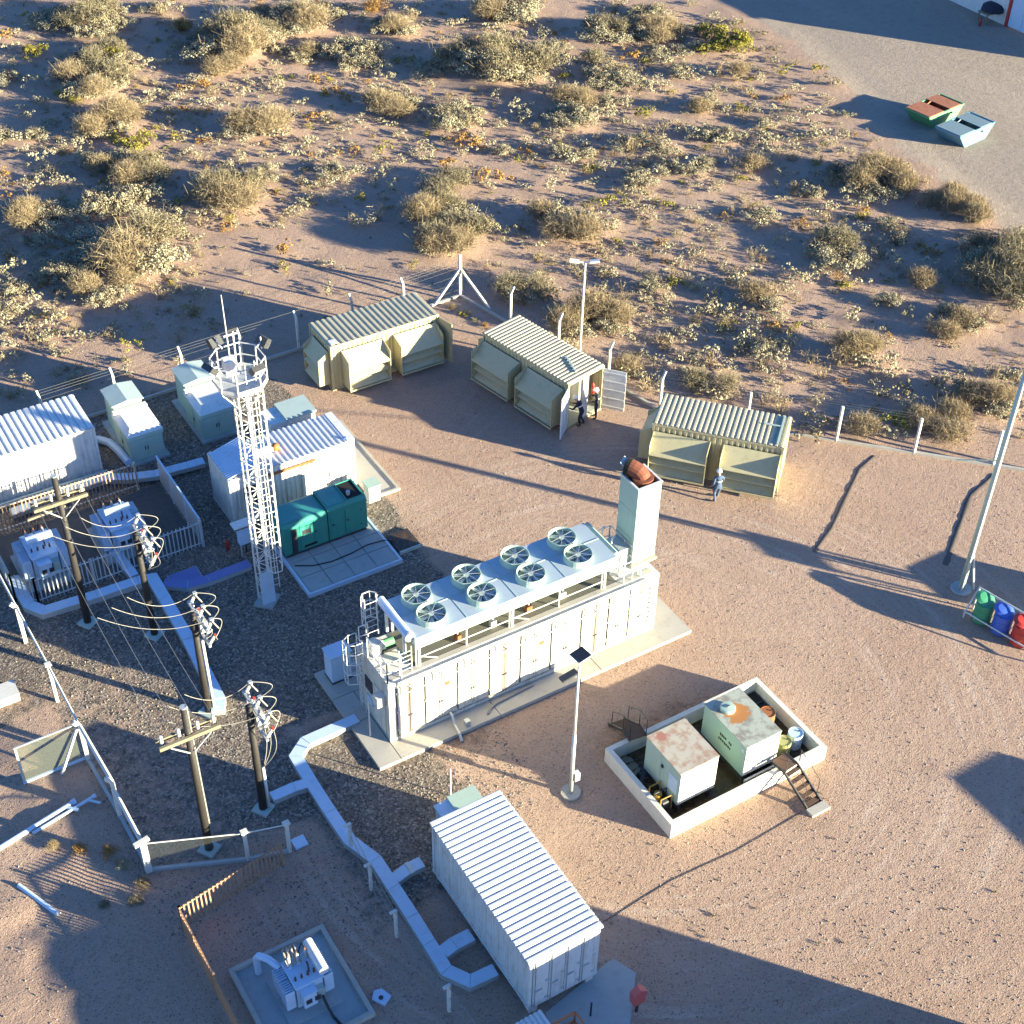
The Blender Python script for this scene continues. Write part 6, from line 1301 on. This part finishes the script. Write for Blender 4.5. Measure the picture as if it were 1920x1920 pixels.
# ================================================================ unseen things outside the picture, some added, that throw the long shadows
OB = thing('unseen_site_office', 'unseen site office block that throws a shadow from sunward of the white container', 'building', (8,-27,0))
ob('wall', MB().box(3.2,13.2,-31,-23.2,0,4.95), MAT['white2'], OB); ob('roof', MB().box(3.1,13.3,-31.15,-23.05,4.952,5.12), MAT['galv'], OB); ob('roof_unit', MB().box(12.2,13.7,-24.5,-23.1,5.122,5.5), MAT['galv'], OB); ob('door', MB().box(7,8,-23.2,-23.15,0,2.1), MAT['red'], OB)
for k in range(4): ob('window', MB().box(3.6+k*1.1 if k<2 else 6.8+k*1.2,4.4+k*1.1 if k<2 else 7.6+k*1.2,-23.2,-23.16,1.1,2.1), MAT['glass'], OB)
OC = thing('unseen_store_container', 'unseen plain store container that throws a shadow from beyond the yard edge', 'container', (26.2,-29.3,0)); container(OC, 2.44, 6.06, 2.6, MAT['white'], MAT['whiteroof'], nroof=9, nside=8)
UH = thing('shade_block', 'unseen low box added to shade the ground near the bin rack', 'shade_caster', (29.6,-11,0)); ob('wall', MB().box(29.6,31.6,-11.4,-9.4,0,1.5), MAT['white2'], UH); ob('roof', MB().box(29.5,31.7,-11.5,-9.3,1.5,1.62), MAT['galv'], UH); ob('door', MB().box(29.58,29.6,-10.8,-10.1,.05,1.4), MAT['sage'], UH)  # unseen box added to cast a broad shade strip by the bins
SB = thing('shadow_board', 'unseen board on two posts added to cast a shadow strip', 'shadow_caster', (31,-12,0))  # unseen board added to throw a narrow shadow strip
for y in (-13.5,-11.8): ob('post', MB().bar((31.2,y,0),(31.2,y,3.4),.1), MAT['galv'], SB)
ob('board', MB().box(31.17,31.23,-13.7,-11.6,2.9,3.5), MAT['white2'], SB)

# ================================================================ people
def person(loc, rz, pose, label, jacket, trousers, arms):
    """one continuous skinned body; arms = ((elbow, wrist), (elbow, wrist)) in local metres, +y forward"""
    V_ = []; E_ = []; Rr = []
    def add(p, r, par=None):
        V_.append(p); Rr.append(r)
        if par is not None: E_.append((par, len(V_)-1))
        return len(V_)-1
    bend = pose.get('bend', 0); hip = .90-pose.get('drop', 0); sp = V(0, math.sin(bend), math.cos(bend))
    pel = add((0,0,hip),.145); w_ = add(tuple(V(0,0,hip)+sp*.16),.135,pel); ch = add(tuple(V(0,0,hip)+sp*.36),.16,w_); nk0 = add(tuple(V(0,0,hip)+sp*.50),.10,ch); nk = add(tuple(V(0,.01,hip)+sp*.58),.055,nk0)
    hc = V(0,.03,hip)+sp*.68+V(0,.03,0); add(tuple(V(0,.02,hip)+sp*.63+V(0,.02,0)),.075,nk); h1 = add(tuple(hc),.098,len(V_)-1); h2 = add(tuple(hc+sp*.11),.085,h1); add(tuple(hc+V(0,.105,-.01)),.022,h1)
    for s, kk in ((-1,0),(1,1)):
        k_, f_ = pose['legs'][kk]; a = add((s*.10,0,hip-.06),.105,pel); b_ = add((s*.11+k_[0],k_[1],hip*.53),.075,a); c_ = add((s*.11+f_[0],f_[1],.09),.048,b_); d_ = add((s*.12+f_[0],f_[1]+.09,.045),.045,c_); add((s*.125+f_[0],f_[1]+.19,.035),.035,d_)
        el, wr = arms[kk]; sh = add(tuple(V(s*.19,0,hip)+sp*.46),.072,nk0); e1 = add(tuple(V(*el)),.05,sh); w1 = add(tuple(V(*wr)),.034,e1); dv = unit(V(*wr)-V(*el)); pm_ = add(tuple(V(*wr)+dv*.07),.035,w1)
        side = unit(np.cross(dv, V(0,0,1)) if abs(dv[2]) < .9 else V(0,1,0))
        for q, l_ in ((-.9,.065),(-.3,.08),(.3,.085),(.9,.07)):
            f1 = add(tuple(V(*wr)+dv*.10+side*.026*q),.0095,pm_); add(tuple(V(*wr)+dv*(.10+l_*.6)+side*.03*q),.0085,f1)
        t1_ = add(tuple(V(*wr)+dv*.05+side*.045),.011,pm_); add(tuple(V(*wr)+dv*.09+side*.06),.009,t1_)
    me = bpy.data.meshes.new('body'); me.from_pydata([tuple(map(float,v)) for v in V_], E_, []); me.update()
    o = bpy.data.objects.new('body_src', me); COL.objects.link(o); md = o.modifiers.new('skin','SKIN'); sd_ = me.skin_vertices[0].data if me.skin_vertices else None
    if sd_ is None:
        bpy.context.view_layer.objects.active = o; o.select_set(True); sd_ = me.skin_vertices.new().data if hasattr(me.skin_vertices,'new') else None
    for i, r in enumerate(Rr): sd_[i].radius = (r, r*.82 if i in (0,1,2) else r)
    sd_[0].use_root = True; ss = o.modifiers.new('ss','SUBSURF'); ss.levels = 1; ss.render_levels = 1
    dg = bpy.context.evaluated_depsgraph_get(); bm_ = bpy.data.meshes.new_from_object(o.evaluated_get(dg)); bpy.data.objects.remove(o)
    bm_.materials.clear()
    for m_ in (jacket, trousers, MAT['skin'], MAT['boot']): bm_.materials.append(m_)
    wrs = [V(*arms[0][1]), V(*arms[1][1])]; nz = V(0,.01,hip)+sp*.585
    for pl in bm_.polygons:
        c_ = np.array(pl.center); mi = 0
        if (c_-nz)@sp > 0 and np.linalg.norm(c_-hc) < .25: mi = 2
        elif min(np.linalg.norm(c_-(w_2+unit(w_2-V(*arms[i][0]))*.06)) for i, w_2 in enumerate(wrs)) < .085: mi = 2
        elif c_[2] < .10: mi = 3
        elif c_[2] < hip+.02 and np.linalg.norm(c_[:2]) < .45 and min(np.linalg.norm(c_-w_2) for w_2 in wrs) > .15 and abs(c_[0]) < .2: mi = 1
        pl.material_index = mi; pl.use_smooth = True
    t = thing('person', label, 'person', loc, rz); b = bpy.data.objects.new('body', bm_); COL.objects.link(b); b.parent = t
    hb = MB().lathe((0,0,0),[(.135,-.01),(.125,.02),(.118,.06),(.09,.11),(.04,.135),(0,.14)],14); hb.box(-.07,.07,.09,.17,-.012,.006)
    R_b = np.array([[1,0,0],[0,math.cos(bend),math.sin(bend)],[0,-math.sin(bend),math.cos(bend)]]); hb.xf(R_b, hc+sp*.075); ob('helmet', hb, MAT['helmet'], t, world=False, smooth=True)
    tp = MB(); c0_ = V(0,0,hip)+sp*.30
    for k in range(16):
        a0, a1 = 2*math.pi*k/16, 2*math.pi*(k+1)/16; f = lambda a, z: c0_+V(.178*math.cos(a),.165*math.sin(a)*math.cos(bend),-.165*math.sin(a)*math.sin(bend))+sp*z
        tp.add([f(a0,0),f(a1,0),f(a1,.05),f(a0,.05)],[(0,1,2,3)])
    ob('reflective_band', tp, MAT['stripe'], t, world=False)
    # face
    for s in (-1,1): ob('eye', MB().lathe(tuple(hc+V(s*.035,.088,.02)),[(0,-.008),(.011,0),(0,.008)],8), MAT['dark'], t, world=False)
    return t
stand = dict(legs=(((.0,.03),(-.02,0)),((.0,.03),(.02,-.02))))
walk = dict(legs=(((.0,.12),(0,-.08)),((0,.16),(0,.28))), bend=.08)
stoop = dict(legs=(((.0,.10),(-.03,.02)),((.0,.12),(.03,-.10))), bend=.45, drop=.06)
p = g(1090,797,0); person((p[0],p[1],0), rad(35), stoop, 'person in dark overalls and white helmet stooping at the open container door', MAT['navy'], MAT['navy'], (((-.26,.38,.98),(-.18,.58,.95)),((.26,.36,1.0),(.2,.58,1.02))))
p = g(1117,783,0); person((p[0],p[1],0), rad(60), stand, 'person in dark jacket with reflective band facing into the open container', MAT['navy'], MAT['navy'], (((-.27,.05,1.12),(-.2,.30,1.12)),((.27,.05,1.12),(.22,.28,1.2))))
p = g(1343,940,0); person((p[0],p[1],0), rad(-20), walk, 'person in blue jacket and white helmet walking past the closed olive container', MAT['bluecloth'], MAT['bluecloth'], (((-.27,-.08,1.12),(-.28,.08,.90)),((.27,.1,1.13),(.26,.3,.98))))
